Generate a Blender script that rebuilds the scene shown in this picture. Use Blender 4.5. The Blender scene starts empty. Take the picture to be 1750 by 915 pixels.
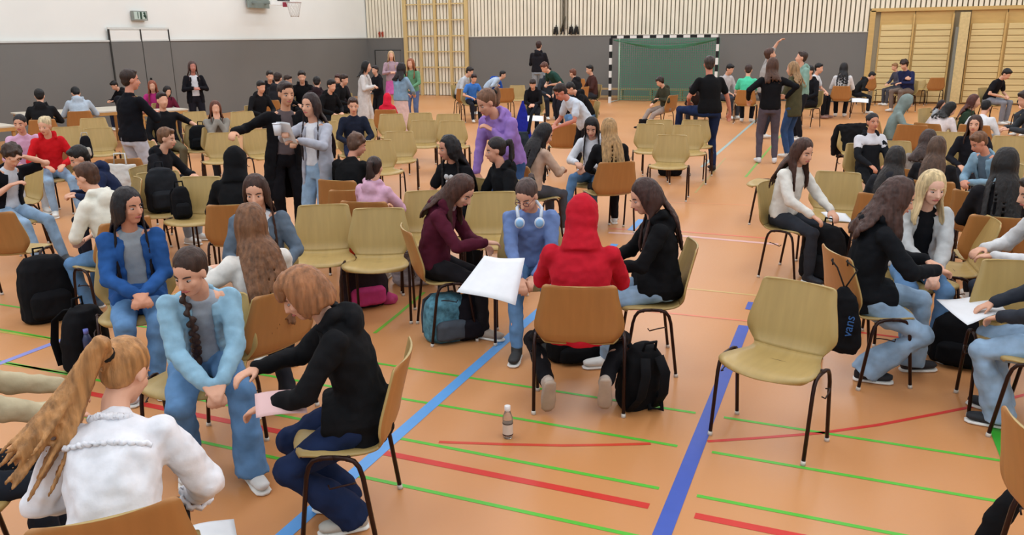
import bpy, bmesh, math, random
import numpy as np
from mathutils import Vector, Matrix
random.seed(7); rng = np.random.RandomState(7)
S = bpy.context.scene
COL = S.collection
R_ = math.radians
# ---------------------------------------------------------------- camera
FPX, YAW, PIT, ROL, CH = 1392.5, -.38996, .276235, -.012447, 2.1
def _axes():
    cy, sy = math.cos(YAW), math.sin(YAW); cp, sp = math.cos(PIT), math.sin(PIT); cr, sr = math.cos(ROL), math.sin(ROL)
    f = np.array([sy*cp, cy*cp, -sp]); r = np.array([cy, -sy, 0.]); u = np.cross(r, f)
    return cr*r+sr*u, -sr*r+cr*u, f
CR, CU, CF = _axes()
CAM = np.array([0, 0, CH])
cd = bpy.data.cameras.new('camera'); cam = bpy.data.objects.new('camera', cd); COL.objects.link(cam)
cd.sensor_width = 36; cd.lens = FPX/1750*36; cd.clip_end = 200
M = Matrix.Identity(4)
for i in range(3):
    M[i][0] = CR[i]; M[i][1] = CU[i]; M[i][2] = -CF[i]; M[i][3] = CAM[i]
cam.matrix_world = M
S.camera = cam
S.view_settings.view_transform = 'Standard'; S.view_settings.look = 'None'
S.view_settings.gamma = 1; S.view_settings.use_curve_mapping = False
S.view_settings.exposure = 0.0
# ---------------------------------------------------------------- world and lamps
w = bpy.data.worlds.new('world'); S.world = w; w.use_nodes = True
w.node_tree.nodes['Background'].inputs[0].default_value = (.84, 1, 1.13, 1)
w.node_tree.nodes['Background'].inputs[1].default_value = .75
LAMP_W = 104
for ix, x in enumerate((-14.5, -9.5, -4.5, .5, 5.5)):
    for iy, y in enumerate((-2, 3, 8, 13, 18, 22.5, 26)):
        l = bpy.data.lights.new('ceiling_light', 'AREA'); l.shape = 'RECTANGLE'; l.size = 1.0; l.size_y = 3.6
        l.energy = LAMP_W*(1, 1, 1, 1.05, 1.1, 1.0, .8)[iy]; l.color = (.86, 1, 1.13)
        o = bpy.data.objects.new('ceiling_light', l); COL.objects.link(o); o.location = (x, y, 6.9)

def ray(x, y): return (x-875)/FPX*CR-(y-457.5)/FPX*CU+CF
def at(x, y, z=0.):
    d = ray(x, y); return CAM+d*((z-CH)/d[2])
def atd(x, y, dep): return CAM+ray(x, y)*dep
def atY(x, y, Y):
    d = ray(x, y); return CAM+d*(Y/d[1])
def atX(x, y, X):
    d = ray(x, y); return CAM+d*(X/d[0])
def rotz_for(p, phi):
    """phi: 0 faces the camera, 90 faces picture right, 180 faces away"""
    v = np.array([p[0], p[1]]); v = v/np.linalg.norm(v); r = np.array([v[1], -v[0]])
    a = R_(phi); d = -v*math.cos(a)+r*math.sin(a)
    return math.atan2(-d[0], d[1])
def rz(v, a):
    c, s = math.cos(a), math.sin(a); v = np.array(v, float)
    return np.array([c*v[0]-s*v[1], s*v[0]+c*v[1], v[2]])
V = lambda *a: np.array(a, float)
def nrm(v): v = np.array(v, float); return v/(np.linalg.norm(v)+1e-9)
# ---------------------------------------------------------------- materials
def lin(h):
    if not isinstance(h, str): return tuple(h)
    h = h.lstrip('#'); c = [int(h[i:i+2], 16)/255 for i in (0, 2, 4)]
    return tuple((x/12.92 if x <= .04045 else ((x+.055)/1.055)**2.4) for x in c)
MATS = {}
def mat(kind, hexc, rough=.85, spec=.3, metal=0, var=.10, scale=14, bump=.15, alpha=1, stretch=(1, 1, 1), trans=0):
    key = (kind, hexc, rough, var, scale)
    if key in MATS: return MATS[key]
    m = bpy.data.materials.new(kind); m.use_nodes = True; nt = m.node_tree; b = nt.nodes['Principled BSDF']
    c = lin(hexc)
    b.inputs['Roughness'].default_value = rough; b.inputs['Metallic'].default_value = metal
    b.inputs['Specular IOR Level'].default_value = spec
    b.inputs['Alpha'].default_value = alpha; b.inputs['Transmission Weight'].default_value = trans
    tc = nt.nodes.new('ShaderNodeTexCoord'); mp = nt.nodes.new('ShaderNodeMapping'); mp.inputs['Scale'].default_value = stretch
    nt.links.new(tc.outputs['Object'], mp.inputs[0])
    n = nt.nodes.new('ShaderNodeTexNoise'); n.inputs['Scale'].default_value = scale; n.inputs['Detail'].default_value = 4
    nt.links.new(mp.outputs[0], n.inputs['Vector'])
    r = nt.nodes.new('ShaderNodeValToRGB'); r.color_ramp.elements[0].position = .3; r.color_ramp.elements[1].position = .7
    r.color_ramp.elements[0].color = tuple(x*(1-var) for x in c)+(1,)
    r.color_ramp.elements[1].color = tuple(min(1, x*(1+var)) for x in c)+(1,)
    nt.links.new(n.outputs[0], r.inputs[0]); nt.links.new(r.outputs[0], b.inputs['Base Color'])
    if bump:
        bp = nt.nodes.new('ShaderNodeBump'); bp.inputs['Strength'].default_value = bump; bp.inputs['Distance'].default_value = .02
        nt.links.new(n.outputs[0], bp.inputs['Height']); nt.links.new(bp.outputs[0], b.inputs['Normal'])
    MATS[key] = m; return m
def cloth(h): return mat('cloth', h, .9, .15, var=.10, scale=16, bump=.22)
def denim(h): return mat('denim', h, .9, .15, var=.22, scale=9, bump=.2)
def hairm(h): return mat('hair', h, .5, .3, var=.42, scale=30, bump=.5, stretch=(1.6, 1.6, .16))
def skinm(h): return mat('skin', h, .6, .35, var=.05, scale=9, bump=.0)
def plain(kind, h, rough=.6, **k): return mat(kind, h, rough, var=.03, bump=0, **k)
# ---------------------------------------------------------------- mesh builder
class MB:
    def __init__(s): s.v = []; s.f = []; s.n = 0
    def add(s, vs, fs):
        vs = np.asarray(vs, float).reshape(-1, 3)
        s.v.append(vs); s.f += [tuple(i+s.n for i in f) for f in fs]; s.n += len(vs); return s
    def loft(s, pts, rads, n=12, side=(1, 0, 0), caps=True, power=1.0):
        pts = [np.array(p, float) for p in pts]; k = len(pts); vs = []
        side = np.array(side, float)
        for i, p in enumerate(pts):
            t = nrm(pts[min(i+1, k-1)]-pts[max(i-1, 0)])
            a = side-t*side.dot(t)
            if np.linalg.norm(a) < .05:
                q = V(0, 1, 0) if abs(t[1]) < .9 else V(0, 0, 1); a = q-t*q.dot(t)
            a = nrm(a); b = np.cross(t, a)
            r = rads[i]; ra, rb = (r, r) if np.isscalar(r) else r
            th = np.arange(n)*2*math.pi/n
            ca, sa = np.cos(th), np.sin(th)
            if power != 1: ca = np.sign(ca)*np.abs(ca)**power; sa = np.sign(sa)*np.abs(sa)**power
            vs.append(p+np.outer(ca*ra, a)+np.outer(sa*rb, b))
        fs = []
        for i in range(k-1):
            for j in range(n):
                q = (j+1) % n; fs.append((i*n+j, i*n+q, (i+1)*n+q, (i+1)*n+j))
        if caps: fs.append(tuple(range(n-1, -1, -1))); fs.append(tuple((k-1)*n+j for j in range(n)))
        return s.add(np.vstack(vs), fs)
    def cloft(s, pts, rads, gap, th=.02, side=(1, 0, 0), n=18):
        """C-shaped shell, open towards b (front); gap = half angle in degrees"""
        k = len(pts); vs = []; m = 2*(n+1)
        for i, p in enumerate(pts):
            p = np.array(p, float)
            t = nrm(np.array(pts[min(i+1, k-1)])-np.array(pts[max(i-1, 0)])); sd = np.array(side, float)
            a = nrm(sd-t*sd.dot(t)); b = np.cross(t, a); ra, rb = rads[i]
            g = R_(gap if np.isscalar(gap) else gap[i]); ang = np.linspace(math.pi/2+g, math.pi/2+2*math.pi-g, n+1)
            o = [p+a*math.cos(x)*ra+b*math.sin(x)*rb for x in ang]
            inn = [p+a*math.cos(x)*(ra-th)+b*math.sin(x)*(rb-th) for x in ang[::-1]]
            vs += o+inn
        fs = []
        for i in range(k-1):
            for j in range(m):
                q = (j+1) % m; fs.append((i*m+j, i*m+q, (i+1)*m+q, (i+1)*m+j))
        for i in (0, k-1):
            for j in range(n): fs.append((i*m+j, i*m+j+1, i*m+m-2-j, i*m+m-1-j))
        return s.add(np.array(vs), fs)
    def ball(s, c, r, rot=None, nu=14, nv=9):
        r = (r, r, r) if np.isscalar(r) else r
        vs = [(0, 0, 1)]
        for i in range(1, nv):
            a = math.pi*i/nv
            for j in range(nu):
                b = 2*math.pi*j/nu; vs.append((math.sin(a)*math.cos(b), math.sin(a)*math.sin(b), math.cos(a)))
        vs.append((0, 0, -1)); vs = np.array(vs)*np.array(r)
        if rot is not None: vs = vs@np.array(rot).T
        fs = [(0, 1+j, 1+(j+1) % nu) for j in range(nu)]
        for i in range(nv-2):
            for j in range(nu):
                q = (j+1) % nu; fs.append((1+i*nu+j, 1+(i+1)*nu+j, 1+(i+1)*nu+q, 1+i*nu+q))
        L = len(vs)-1; o = 1+(nv-2)*nu
        fs += [(L, o+(j+1) % nu, o+j) for j in range(nu)]
        return s.add(vs+np.array(c), fs)
    def limb(s, pts, rads, n=12, side=(1, 0, 0)):
        s.loft(pts, rads, n, side)
        for p, r in zip(pts, rads): s.ball(p, r if np.isscalar(r) else min(r), nu=10, nv=6)
        return s
    def box(s, c, d, rot=None):
        x, y, z = [q/2 for q in d]
        vs = np.array([(-x, -y, -z), (x, -y, -z), (x, y, -z), (-x, y, -z), (-x, -y, z), (x, -y, z), (x, y, z), (-x, y, z)])
        if rot is not None: vs = vs@np.array(rot).T
        return s.add(vs+np.array(c, float), [(0, 3, 2, 1), (4, 5, 6, 7), (0, 1, 5, 4), (1, 2, 6, 5), (2, 3, 7, 6), (3, 0, 4, 7)])
    def tube(s, pts, r, n=8, close=False): return s.loft(pts, [r]*len(pts), n, side=(.3, .2, .9))
BAKE = []
def mk(name, mb, m, parent=None, vox=None, sm=2, disp=None, smooth=True, bevel=0):
    me = bpy.data.meshes.new(name)
    me.from_pydata(np.vstack(mb.v).tolist(), [], mb.f)
    if not vox:
        bm = bmesh.new(); bm.from_mesh(me); bmesh.ops.recalc_face_normals(bm, faces=bm.faces)
        if bevel:
            bmesh.ops.bevel(bm, geom=[e for e in bm.edges], offset=bevel, segments=2, profile=.6, affect='EDGES', clamp_overlap=True)
        bm.to_mesh(me); bm.free()
    me.materials.append(m)
    o = bpy.data.objects.new(name, me); COL.objects.link(o)
    if parent: o.parent = parent
    if vox:
        a = o.modifiers.new('r', 'REMESH'); a.mode = 'VOXEL'; a.voxel_size = vox; a.use_smooth_shade = True
        if sm: b = o.modifiers.new('s', 'SMOOTH'); b.factor = .5; b.iterations = sm
        if disp:
            t = TEX.get(disp[1])
            if not t:
                t = bpy.data.textures.new('folds', 'CLOUDS'); t.noise_scale = disp[1]; t.noise_depth = 1; TEX[disp[1]] = t
            d = o.modifiers.new('d', 'DISPLACE'); d.texture = t; d.strength = disp[0]; d.mid_level = .5; d.texture_coords = 'LOCAL'
        BAKE.append(o)
    elif smooth:
        for p in me.polygons: p.use_smooth = True
    return o
TEX = {}
def smooth_by_angle(o, deg=35):
    pass
def empty(name, loc=(0, 0, 0), a=0, label=None, cat=None, group=None):
    o = bpy.data.objects.new(name, None); COL.objects.link(o); o.location = loc; o.rotation_euler = (0, 0, a)
    o.empty_display_size = .1
    return tag(o, label, cat, group)
def tag(o, label=None, cat=None, group=None, kind=None):
    if label: o['label'] = label
    if cat: o['category'] = cat
    if group: o['group'] = group
    if kind: o['kind'] = kind
    return o
def struct(name, mb, m, smooth=False, **k):
    o = mk(name, mb, m, smooth=smooth, **k); o['kind'] = 'structure'; return o
def dup(root, loc, a, label=None, group=None):
    r = root.copy(); COL.objects.link(r); r.location = loc; r.rotation_euler = (0, 0, a)
    if label: r['label'] = label
    if group: r['group'] = group
    for ch in list(root.children):
        c = ch.copy(); COL.objects.link(c); c.parent = r
        for g in list(ch.children):
            d = g.copy(); COL.objects.link(d); d.parent = c
    return r
# ================================================================ SETTING
FW, LW, RW = 27.96, -17.36, 9.0      # far wall Y, left wall X, right wall X
PADH, CEIL = 2.1, 7.0
def floor_mat():
    m = bpy.data.materials.new('sports_floor'); m.use_nodes = True; nt = m.node_tree; b = nt.nodes['Principled BSDF']
    tc = nt.nodes.new('ShaderNodeTexCoord')
    n = nt.nodes.new('ShaderNodeTexNoise'); n.inputs['Scale'].default_value = .5; n.inputs['Detail'].default_value = 3
    n2 = nt.nodes.new('ShaderNodeTexNoise'); n2.inputs['Scale'].default_value = 60; n2.inputs['Detail'].default_value = 2
    nt.links.new(tc.outputs['Object'], n.inputs['Vector']); nt.links.new(tc.outputs['Object'], n2.inputs['Vector'])
    r = nt.nodes.new('ShaderNodeValToRGB'); r.color_ramp.elements[0].position = .35; r.color_ramp.elements[1].position = .65
    r.color_ramp.elements[0].color = lin(FLOOR_A)+(1,); r.color_ramp.elements[1].color = lin(FLOOR_B)+(1,)
    nt.links.new(n.outputs[0], r.inputs[0]); nt.links.new(r.outputs[0], b.inputs['Base Color'])
    mm = nt.nodes.new('ShaderNodeMapRange'); mm.inputs['To Min'].default_value = .33; mm.inputs['To Max'].default_value = .45
    nt.links.new(n2.outputs[0], mm.inputs['Value']); nt.links.new(mm.outputs[0], b.inputs['Roughness'])
    b.inputs['Specular IOR Level'].default_value = .5
    return m
FLOOR_A, FLOOR_B = '#c4854f', '#c88d5a'
struct('floor', MB().box(((LW+RW)/2, 12, -.05), (RW-LW, 34, .1)), floor_mat())
struct('ceiling', MB().box(((LW+RW)/2, 12, CEIL+.05), (RW-LW, 34, .1)), plain('ceiling_paint', '#e6e3da', .9))
padm = mat('wall_pad', '#716f6b', .75, var=.04, scale=.6, bump=0)
whitem = mat('wall_paint', '#e6e6e0', .9, var=.02, scale=.7, bump=0)
creamm = mat('wall_slat', '#ece2cc', .75, var=.05, scale=2, bump=0)
gapm = plain('slat_gap', '#a89c82', .9)
# left wall : padding below, white render above
struct('wall_left', MB().box((LW-.1, 12, CEIL/2), (.1, 34, CEIL)), whitem)
struct('wall_left_padding', MB().box((LW-.02, 12, PADH/2), (.06, 34, PADH)), padm)
# far wall backing, padding and slat cladding
WB0, WB1 = -15.66, -13.14            # wall bars bay
CB0, CB1 = .34, 7.6                  # cupboard bay
struct('wall_back', MB().box(((LW+RW)/2, FW+.2, CEIL/2), (RW-LW, .2, CEIL)), gapm)
struct('wall_back_padding', MB().box(((LW+WB0)/2, FW+.04, PADH/2), (WB0-LW, .1, PADH)).box(((WB1+CB0)/2, FW+.04, PADH/2), (CB0-WB1, .1, PADH)), padm)
sl = MB(); x = LW+.05
while x < RW:
    if WB0-.02 < x < WB1+.02: z0 = 0.02
    elif x > CB0-.02 and x < CB1: z0 = 2.78
    else: z0 = PADH
    sl.box((x, FW+.03, (z0+CEIL)/2), (.098, .05, CEIL-z0)); x += .137
struct('wall_back_slats', sl, creamm)
struct('trim_1', MB().box(((WB1+CB0)/2, FW+.02, PADH+.012), (CB0-WB1, .10, .024)).box(((LW+WB0)/2, FW+.02, PADH+.012), (WB0-LW, .1, .024)), plain('trim', '#c9c2b2'))
struct('trim_2', MB().box((LW+.0, 12, PADH+.02), (.06, 31.8, .04)), plain('trim', '#cfcfc9'))
struct('wall_right', MB().box((RW+.05, 12, CEIL/2), (.1, 34, CEIL)), whitem)
struct('baseboard_back', MB().box(((WB1+CB0)/2, FW-.015, .04), (CB0-WB1, .02, .08)), plain('skirting', '#55504a'))
# left double door (flush in the padding and the wall): leaf slabs and seams
seam = plain('door_seam', '#3a3835', .8)
def lw_at(px, py): return atX(px, py, LW+.02)
dy0, dy1, dy2 = lw_at(192, 100)[1], lw_at(245.5, 100)[1], lw_at(293, 100)[1]
dtop = lw_at(240, 50)[2]
dd = empty('door_1', (LW+.02, (dy0+dy2)/2, 0)); dd['kind'] = 'structure'
for a, b in ((dy0, dy1), (dy1, dy2)):
    lf = mk('door_leaf', MB().box((0, (a+b)/2-(dy0+dy2)/2, PADH/2), (.05, b-a-.03, PADH-.02)), padm, dd, smooth=False)
    mk('leaf_panel', MB().box((-.02, (a+b)/2-(dy0+dy2)/2, (PADH+dtop)/2), (.04, b-a-.03, dtop-PADH-.02)), whitem, dd, smooth=False)
mk('seam', MB().box((.0, dy0-(dy0+dy2)/2, dtop/2), (.04, .03, dtop)).box((.0, dy1-(dy0+dy2)/2, dtop/2), (.04, .03, dtop)).box((0, dy2-(dy0+dy2)/2, dtop/2), (.04, .03, dtop)), seam, dd, smooth=False)
mk('lintel', MB().box((.0, 0, dtop+.02), (.03, dy2-dy0+.06, .05)), plain('trim', '#cfd0ca'), dd, smooth=False)
mk('door_handle', MB().box((.05, dy1-(dy0+dy2)/2+.12, 1.05), (.04, .03, .22)), plain('dark_metal', '#222222', .4), dd, smooth=False)
# small flush door at the far left corner in the back padding
e0, e1 = atY(642, 100, FW)[0], atY(686, 100, FW)[0]; et = atY(660, 86, FW)[2]
d2 = empty('door_2', ((e0+e1)/2, FW-.02, 0)); d2['kind'] = 'structure'
mk('door_leaf', MB().box((0, 0, et/2), (e1-e0-.06, .03, et-.03)), padm, d2, smooth=False)
mk('seam', MB().box((-(e1-e0)/2, 0, et/2), (.03, .03, et)).box((0, 0, et), (e1-e0, .03, .03)), seam, d2, smooth=False)
# ---- floor markings (thin paint)
TN = [2]
def strip(pts, wd, col, z=.0012):
    pts = [np.array(p[:2], float) for p in pts]; vs = []; fs = []
    for i, p in enumerate(pts):
        t = nrm(np.append(pts[min(i+1, len(pts)-1)]-pts[max(i-1, 0)], 0)); nn = V(-t[1], t[0])
        vs += [(*(p+nn*wd/2), z), (*(p-nn*wd/2), z)]
    fs = [(2*i, 2*i+1, 2*i+3, 2*i+2) for i in range(len(pts)-1)]
    TN[0] += 1
    o = mk('trim_%d' % TN[0], MB().add(vs, fs), plain('floor_paint', col, .4), smooth=False); o['kind'] = 'structure'
G, RD, BL, LB = '#55b336', '#c8342b', '#3f58ad', '#5c9bd8'
PG = '#b3b35e'
for Y, a, b in ((4.36, -12, -.66), (4.36, -.5, .9), (3.93, -12, -.68), (3.93, -.5, .82), (3.48, -9, -.68), (3.48, -.5, .9), (3.06, -6, -.6), (3.06, -.4, 1)):
    strip([(a, Y), (b, Y)], .026, G)
strip([(-5.5, 3.31), (-.69, 3.31)], .048, RD); strip([(-.48, 3.31), (2, 3.31)], .048, RD)
strip([(-2.13, 1.5), (-2.14, 8.05)], .075, LB, .0018); strip([(-2.14, 8.7), (-2.16, 9.3)], .075, LB, .0018)
strip([(-2.16, 13.5), (-2.16, 26)], .06, '#9db0ac', .0018)
strip([(-.59, 1.8), (-.58, 5.96)], .08, BL, .0018); strip([(-.58, 6.35), (-.58, 6.55)], .08, BL, .0018)
strip([at(1065, 528), at(1277, 549)], .03, '#d97b5c'); strip([at(1440, 565), at(1560, 580)], .03, RD)
strip([at(1040, 391), at(1171, 396.6), at(1317, 408)], .05, '#d9775a'); strip([at(1040, 398), at(1171, 404), at(1330, 418)], .07, '#d8a9a0')
strip([at(1160, 492), at(1300, 506)], .03, '#c9a868')
strip([at(750, 756), at(860, 760), at(960, 762), at(1040, 761), at(1112, 759)], .026, '#c8452f')
strip([at(1209, 755), at(1300, 749), at(1400, 741), at(1500, 727), at(1600, 708), at(1680, 692)], .026, RD); strip([at(1700, 688), at(1780, 668)], .026, RD)
strip([at(1655, 600), at(1680, 665), at(1700, 735), at(1730, 810)], .055, '#3aa22f', .002)
strip([at(640, 570), at(680, 538), at(725, 500)], .03, '#6fae3a')
strip([at(-30, 633), at(110, 580), at(150, 566)], .055, '#8a8ec9', .0018)
strip([at(0, 567), at(110, 584)], .03, '#b0a94c'); strip([at(-20, 618), at(130, 640)], .03, '#8fae44')
strip([at(1188, 330), at(1240, 270)], .03, '#b59a62'); strip([at(1274, 303), at(1310, 260), at(1370, 190), at(1392, 168)], .04, '#7fae4e')
strip([at(1120, 345), at(1310, 352)], .03, '#d88f63')
strip([at(400, 722), at(440, 700)], .03, '#6fae3a')
# ---- exit sign
sg = lw_at(238, 27); sd = empty('exit_sign', (LW+.02, sg[1], sg[2]-.11), 0, 'small white and dark green exit sign above the flush double door', 'sign')
mk('housing', MB().box((.0, 0, .11), (.10, .46, .24)), plain('sign_case', '#8f938c', .5), sd, smooth=False)
mk('panel', MB().box((.055, -.02, .115), (.01, .40, .19)), plain('sign_face', '#b9c8be', .5), sd, smooth=False)
fg = plain('sign_green', '#2f4638', .5)
pic = MB()
pic.box((.062, .0, .115), (.006, .06, .18)); pic.box((.062, .13, .15), (.006, .05, .10)); pic.box((.062, .15, .08), (.006, .05, .08)); pic.box((.062, -.1, .12), (.006, .02, .16))
pic.ball((.062, .10, .175), (.004, .02, .02)); pic.box((.062, .10, .10), (.006, .03, .05), [[1, 0, 0], [0, .8, -.6], [0, .6, .8]])
mk('pictogram', pic, fg, sd, smooth=False)
# ---- basketball hoop on the left wall
hp = lw_at(440, 6); hb = empty('basketball_hoop', (LW+.03, hp[1], 2.6), 0, 'white basketball backboard with rim and net high on the left wall', 'basketball hoop')
bx = .95
mk('backboard', MB().box((bx, 0, .95), (.05, 1.2, .9)), plain('backboard_white', '#e4e6e2', .4), hb, smooth=False, bevel=.01)
mk('target_square', MB().box((bx+.03, -.28, .86), (.006, .035, .42)).box((bx+.03, .28, .86), (.006, .035, .42)).box((bx+.03, 0, .65), (.006, .6, .035)).box((bx+.03, 0, 1.06), (.006, .6, .035)), plain('black_paint', '#26292a', .5), hb, smooth=False)
mk('rim_bracket', MB().box((bx+.08, 0, .53), (.12, .1, .14)), plain('red_paint', '#9c3346', .5), hb, smooth=False)
C = (bx+.40, 0, .58)
mk('rim', MB().tube([(C[0]+.225*math.cos(a), .225*math.sin(a), C[2]) for a in np.linspace(0, 2*math.pi, 25)], .011), plain('rim_paint', '#b9a49c', .5), hb)
nt_ = MB()
for k in range(12):
    for sgn in (1, -1):
        pts = []
        for q in range(7):
            f = q/6; a = k*math.pi/6+sgn*f*1.3; r = .22-.10*f; pts.append((C[0]+r*math.cos(a), r*math.sin(a), C[2]-.42*f))
        nt_.tube(pts, .005, 5)
mk('net', nt_, plain('net_white', '#d6d2cc', .8), hb)
mk('wall_bracket', MB().box((bx/2, .3, 1.0), (bx, .06, .06)).box((bx/2, -.3, 1.0), (bx, .06, .06)).box((bx/2, .3, .6), (bx, .06, .06)).box((bx/2, -.3, .6), (bx, .06, .06)).box((0.02, -.0, .8), (.05, 1.0, .7)), plain('grey_metal', '#8b9690', .5), hb, smooth=False)
# ---- wall bars bay
wood = mat('pale_wood', '#ceb27a', .55, var=.10, scale=3, bump=0, stretch=(6, 6, .5))
wbar = empty('wall_bars', ((WB0+WB1)/2, FW-.05, 0), 0, 'tall pale wooden climbing wall bars between the grey padding panels', 'wall bars')
for f in (0, .25, .5, .75, 1):
    mk('post', MB().box((WB0+(WB1-WB0)*f-(WB0+WB1)/2, -.02, 2.6), (.09 if 0 < f < 1 else .13, .10, 5.2)), wood, wbar, smooth=False, bevel=.006)
for k in range(9):
    mk('rail', MB().box((0, -.03, .48+k*.56), (WB1-WB0, .035, .045)), wood, wbar, smooth=False)
mk('bottom_box', MB().box((.75, -.12, .14), (.12, .12, .28)), mat('brown_wood', '#a86a35', .6), wbar, smooth=False)
# ---- cupboards / apparatus doors on the right
pwood = mat('ply_panel', '#d8c088', .55, var=.08, scale=2.2, bump=0, stretch=(.4, 1, 9))
fwood = mat('frame_wood', '#c8a566', .5, var=.07, scale=2, bump=0, stretch=(1, 1, 6))
frm = empty('cupboard_front', ((CB0+CB1)/2, FW, 0), 0, 'tall pale wood cupboard front with slatted doors filling the right bay', 'cupboard')
cx = (CB0+CB1)/2
mk('frame', MB().box((0, .02, 2.74), (CB1-CB0, .14, .10)).box((CB0-cx+.05, .02, 1.36), (.16, .14, 2.72)).box((CB1-cx-.05, .02, 1.36), (.1, .14, 2.72)), fwood, frm, smooth=False)
xs = [atY(px, 100, FW)[0] for px in (1497, 1556, 1622)]; xs2 = [atY(px, 100, FW)[0] for px in (1650, 1712)]
w1 = xs[1]-xs[0]
doors = [(xs[0], xs[1]), (xs[1], xs[2]), (xs2[0], xs2[1]), (xs2[1], xs2[1]+w1), (xs2[1]+w1+.5, xs2[1]+2*w1+.5)]
for a, b in doors:
    if b > CB1: b = CB1-.1
    c = (a+b)/2-cx; wd = b-a-.05
    dr = mk('door', MB().box((c, .05, 1.36), (wd+.03, .04, 2.66)), fwood, frm, smooth=False)
    for k in range(13):
        mk('slat', MB().box((c, .01, .13+k*.175), (wd-.06, .035, .155)), pwood, dr, smooth=False, bevel=.006)
    mk('stile', MB().box((c+wd/2, -.01, 1.3), (.05, .06, 2.6)), fwood, dr, smooth=False)
colx = atY(1636, 100, FW)[0]
cl = empty('pole_sleeve_column', (colx, FW-.10, 0), 0, 'pale wooden column with a grey groove between the slatted cupboard doors', 'column')
mk('column', MB().box((.05, 0, 1.33), (.26, .16, 2.6)), mat('pale_column', '#d3bb85', .5), cl, smooth=False, bevel=.01)
mk('groove', MB().box((-.12, -.05, 1.12), (.08, .06, 2.2)), plain('grey_metal', '#7c7b70', .5), cl, smooth=False)
# ---- ropes / cable duct and hanging grips on the far wall
hk = atY(965, 55, FW)
rp = empty('cable_duct', (hk[0], FW-.04, 2.35), 0, 'vertical grey duct running up the slat wall above the hanging grips', 'duct')
mk('duct', MB().box((-.08, 0, 1.6), (.05, .08, 3.2)).box((.08, 0, 1.6), (.05, .08, 3.2)), plain('duct_grey', '#a49c8a', .6), rp, smooth=False)
mk('rope', MB().tube([(0, -.04, 3.2), (0, -.04, .3), (-.12, -.05, -.1)], .022).tube([(.06, -.04, .4), (.0, -.05, .0)], .02), plain('dark_rope', '#5d5646', .8), rp)
for i, px in enumerate((950, 962, 976, 985)):
    q = atY(px, 56, FW-.06); g = empty('hanging_grip', (q[0], FW-.06, 2.16), 0,
        ['black hanging grip leftmost of the row on the slat wall', 'thin dark hanging grip second from left on the slat wall', 'black hanging grip third from left on the slat wall', 'black hanging grip rightmost of the row on the slat wall'][i], 'grip', 'black grips hanging on the far slat wall')
    dk = plain('black_rubber', '#1c1a18', .6); t_ = .05 if i != 1 else .025
    mk('grip', MB().box((0, 0, .17), (t_*2.2, .06, .16)).loft([(-.03, 0, .18), (-.06, 0, -.0)], [t_, t_*.8], 8).loft([(.03, 0, .18), (.055, 0, -.0)], [t_*.8, t_*.8], 8), dk, g, smooth=False)
    mk('hook', MB().tube([(0, .03, .3), (0, 0, .3), (0, 0, .2)], .012), dk, g)
rs = atY(652, 58, FW)
for i in (0, 1):
    o = mk('wall_hook', MB().box((0, 0, 0), (.05, .06, .18)).tube([(0, -.03, .0), (0, -.08, 0), (0, -.08, .05)], .012), plain('red_paint', '#a8442f', .5), smooth=False)
    o.location = (rs[0]+i*.13-.06, FW-.04, 2.25); tag(o, ['left one of the two small red hooks above the corner door', 'right one of the two small red hooks above the corner door'][i], 'hook', 'red hooks on the far wall')
# ---- handball goal
GY = 26.0; gx0, gx1, gh = -7.24, -3.83, 2.09
goal = empty('handball_goal', ((gx0+gx1)/2, GY, 0), 0, 'handball goal with black and white striped posts and green net at far wall', 'goal')
wp, bp_ = plain('white_paint', '#dcdcd8', .4), plain('black_paint', '#141414', .4)
def striped(name, a, b, first, n=10):
    a, b = np.array(a), np.array(b); d = (b-a)/n; ob = None
    for col, m_ in ((0, bp_), (1, wp)):
        q = MB()
        for i in range(n):
            if (i+first) % 2 == col: c = a+d*(i+.5); q.box(c, [max(abs(t), .08) for t in d])
        if ob is None: ob = mk(name, q, m_, goal, smooth=False)
        else: mk('stripe', q, m_, ob, smooth=False)
gw = (gx1-gx0)/2-.04
striped('post', (-gw, 0, 0), (-gw, 0, gh-.08), 1); striped('post', (gw, 0, 0), (gw, 0, gh-.08), 1); striped('crossbar', (-gw, 0, gh-.04), (gw, 0, gh-.04), 0, 16)
mk('back_frame', MB().tube([(-gw, 0, gh-.04), (-gw+.1, .75, gh-.1), (-gw+.1, 1.0, .03), (gw-.1, 1.0, .03), (gw-.1, .75, gh-.1), (gw, 0, gh-.04)], .016).tube([(gw, 0, .03), (gw-.1, 1, .03)], .016).tube([(-gw, 0, .03), (-gw+.1, 1, .03)], .016), plain('grey_metal', '#9fa8a2', .4), goal)
net = MB()
for k in range(47):
    x = -gw+.06+k*(2*gw-.12)/46; net.box((x, .78, gh/2-.02), (.016, .006, gh-.12))
    net.box((x, .40, gh-.12-.12*math.sin(math.pi*k/46)), (.014, .76, .006))
for k in range(28): net.box((0, .78, .05+k*.071), (2*gw-.1, .006, .016))
for k in range(4):
    c = [(-gw+.06+(2*gw-.12)*q/16, .1+k*.1, gh-.14-(.18+.03*k)*math.sin(math.pi*q/16)) for q in range(17)]; net.tube(c, .014, 4)
tag(mk('net', net, plain('net_green', '#4f8a70', .8), goal, smooth=False), 'green net')
mk('net_rope', MB().tube([(-gw+.25, .1, gh-.1), (-gw+.22, .25, 1), (-gw+.2, .3, .05)], .02), plain('rope_mint', '#a9c9b4', .8), goal)
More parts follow.
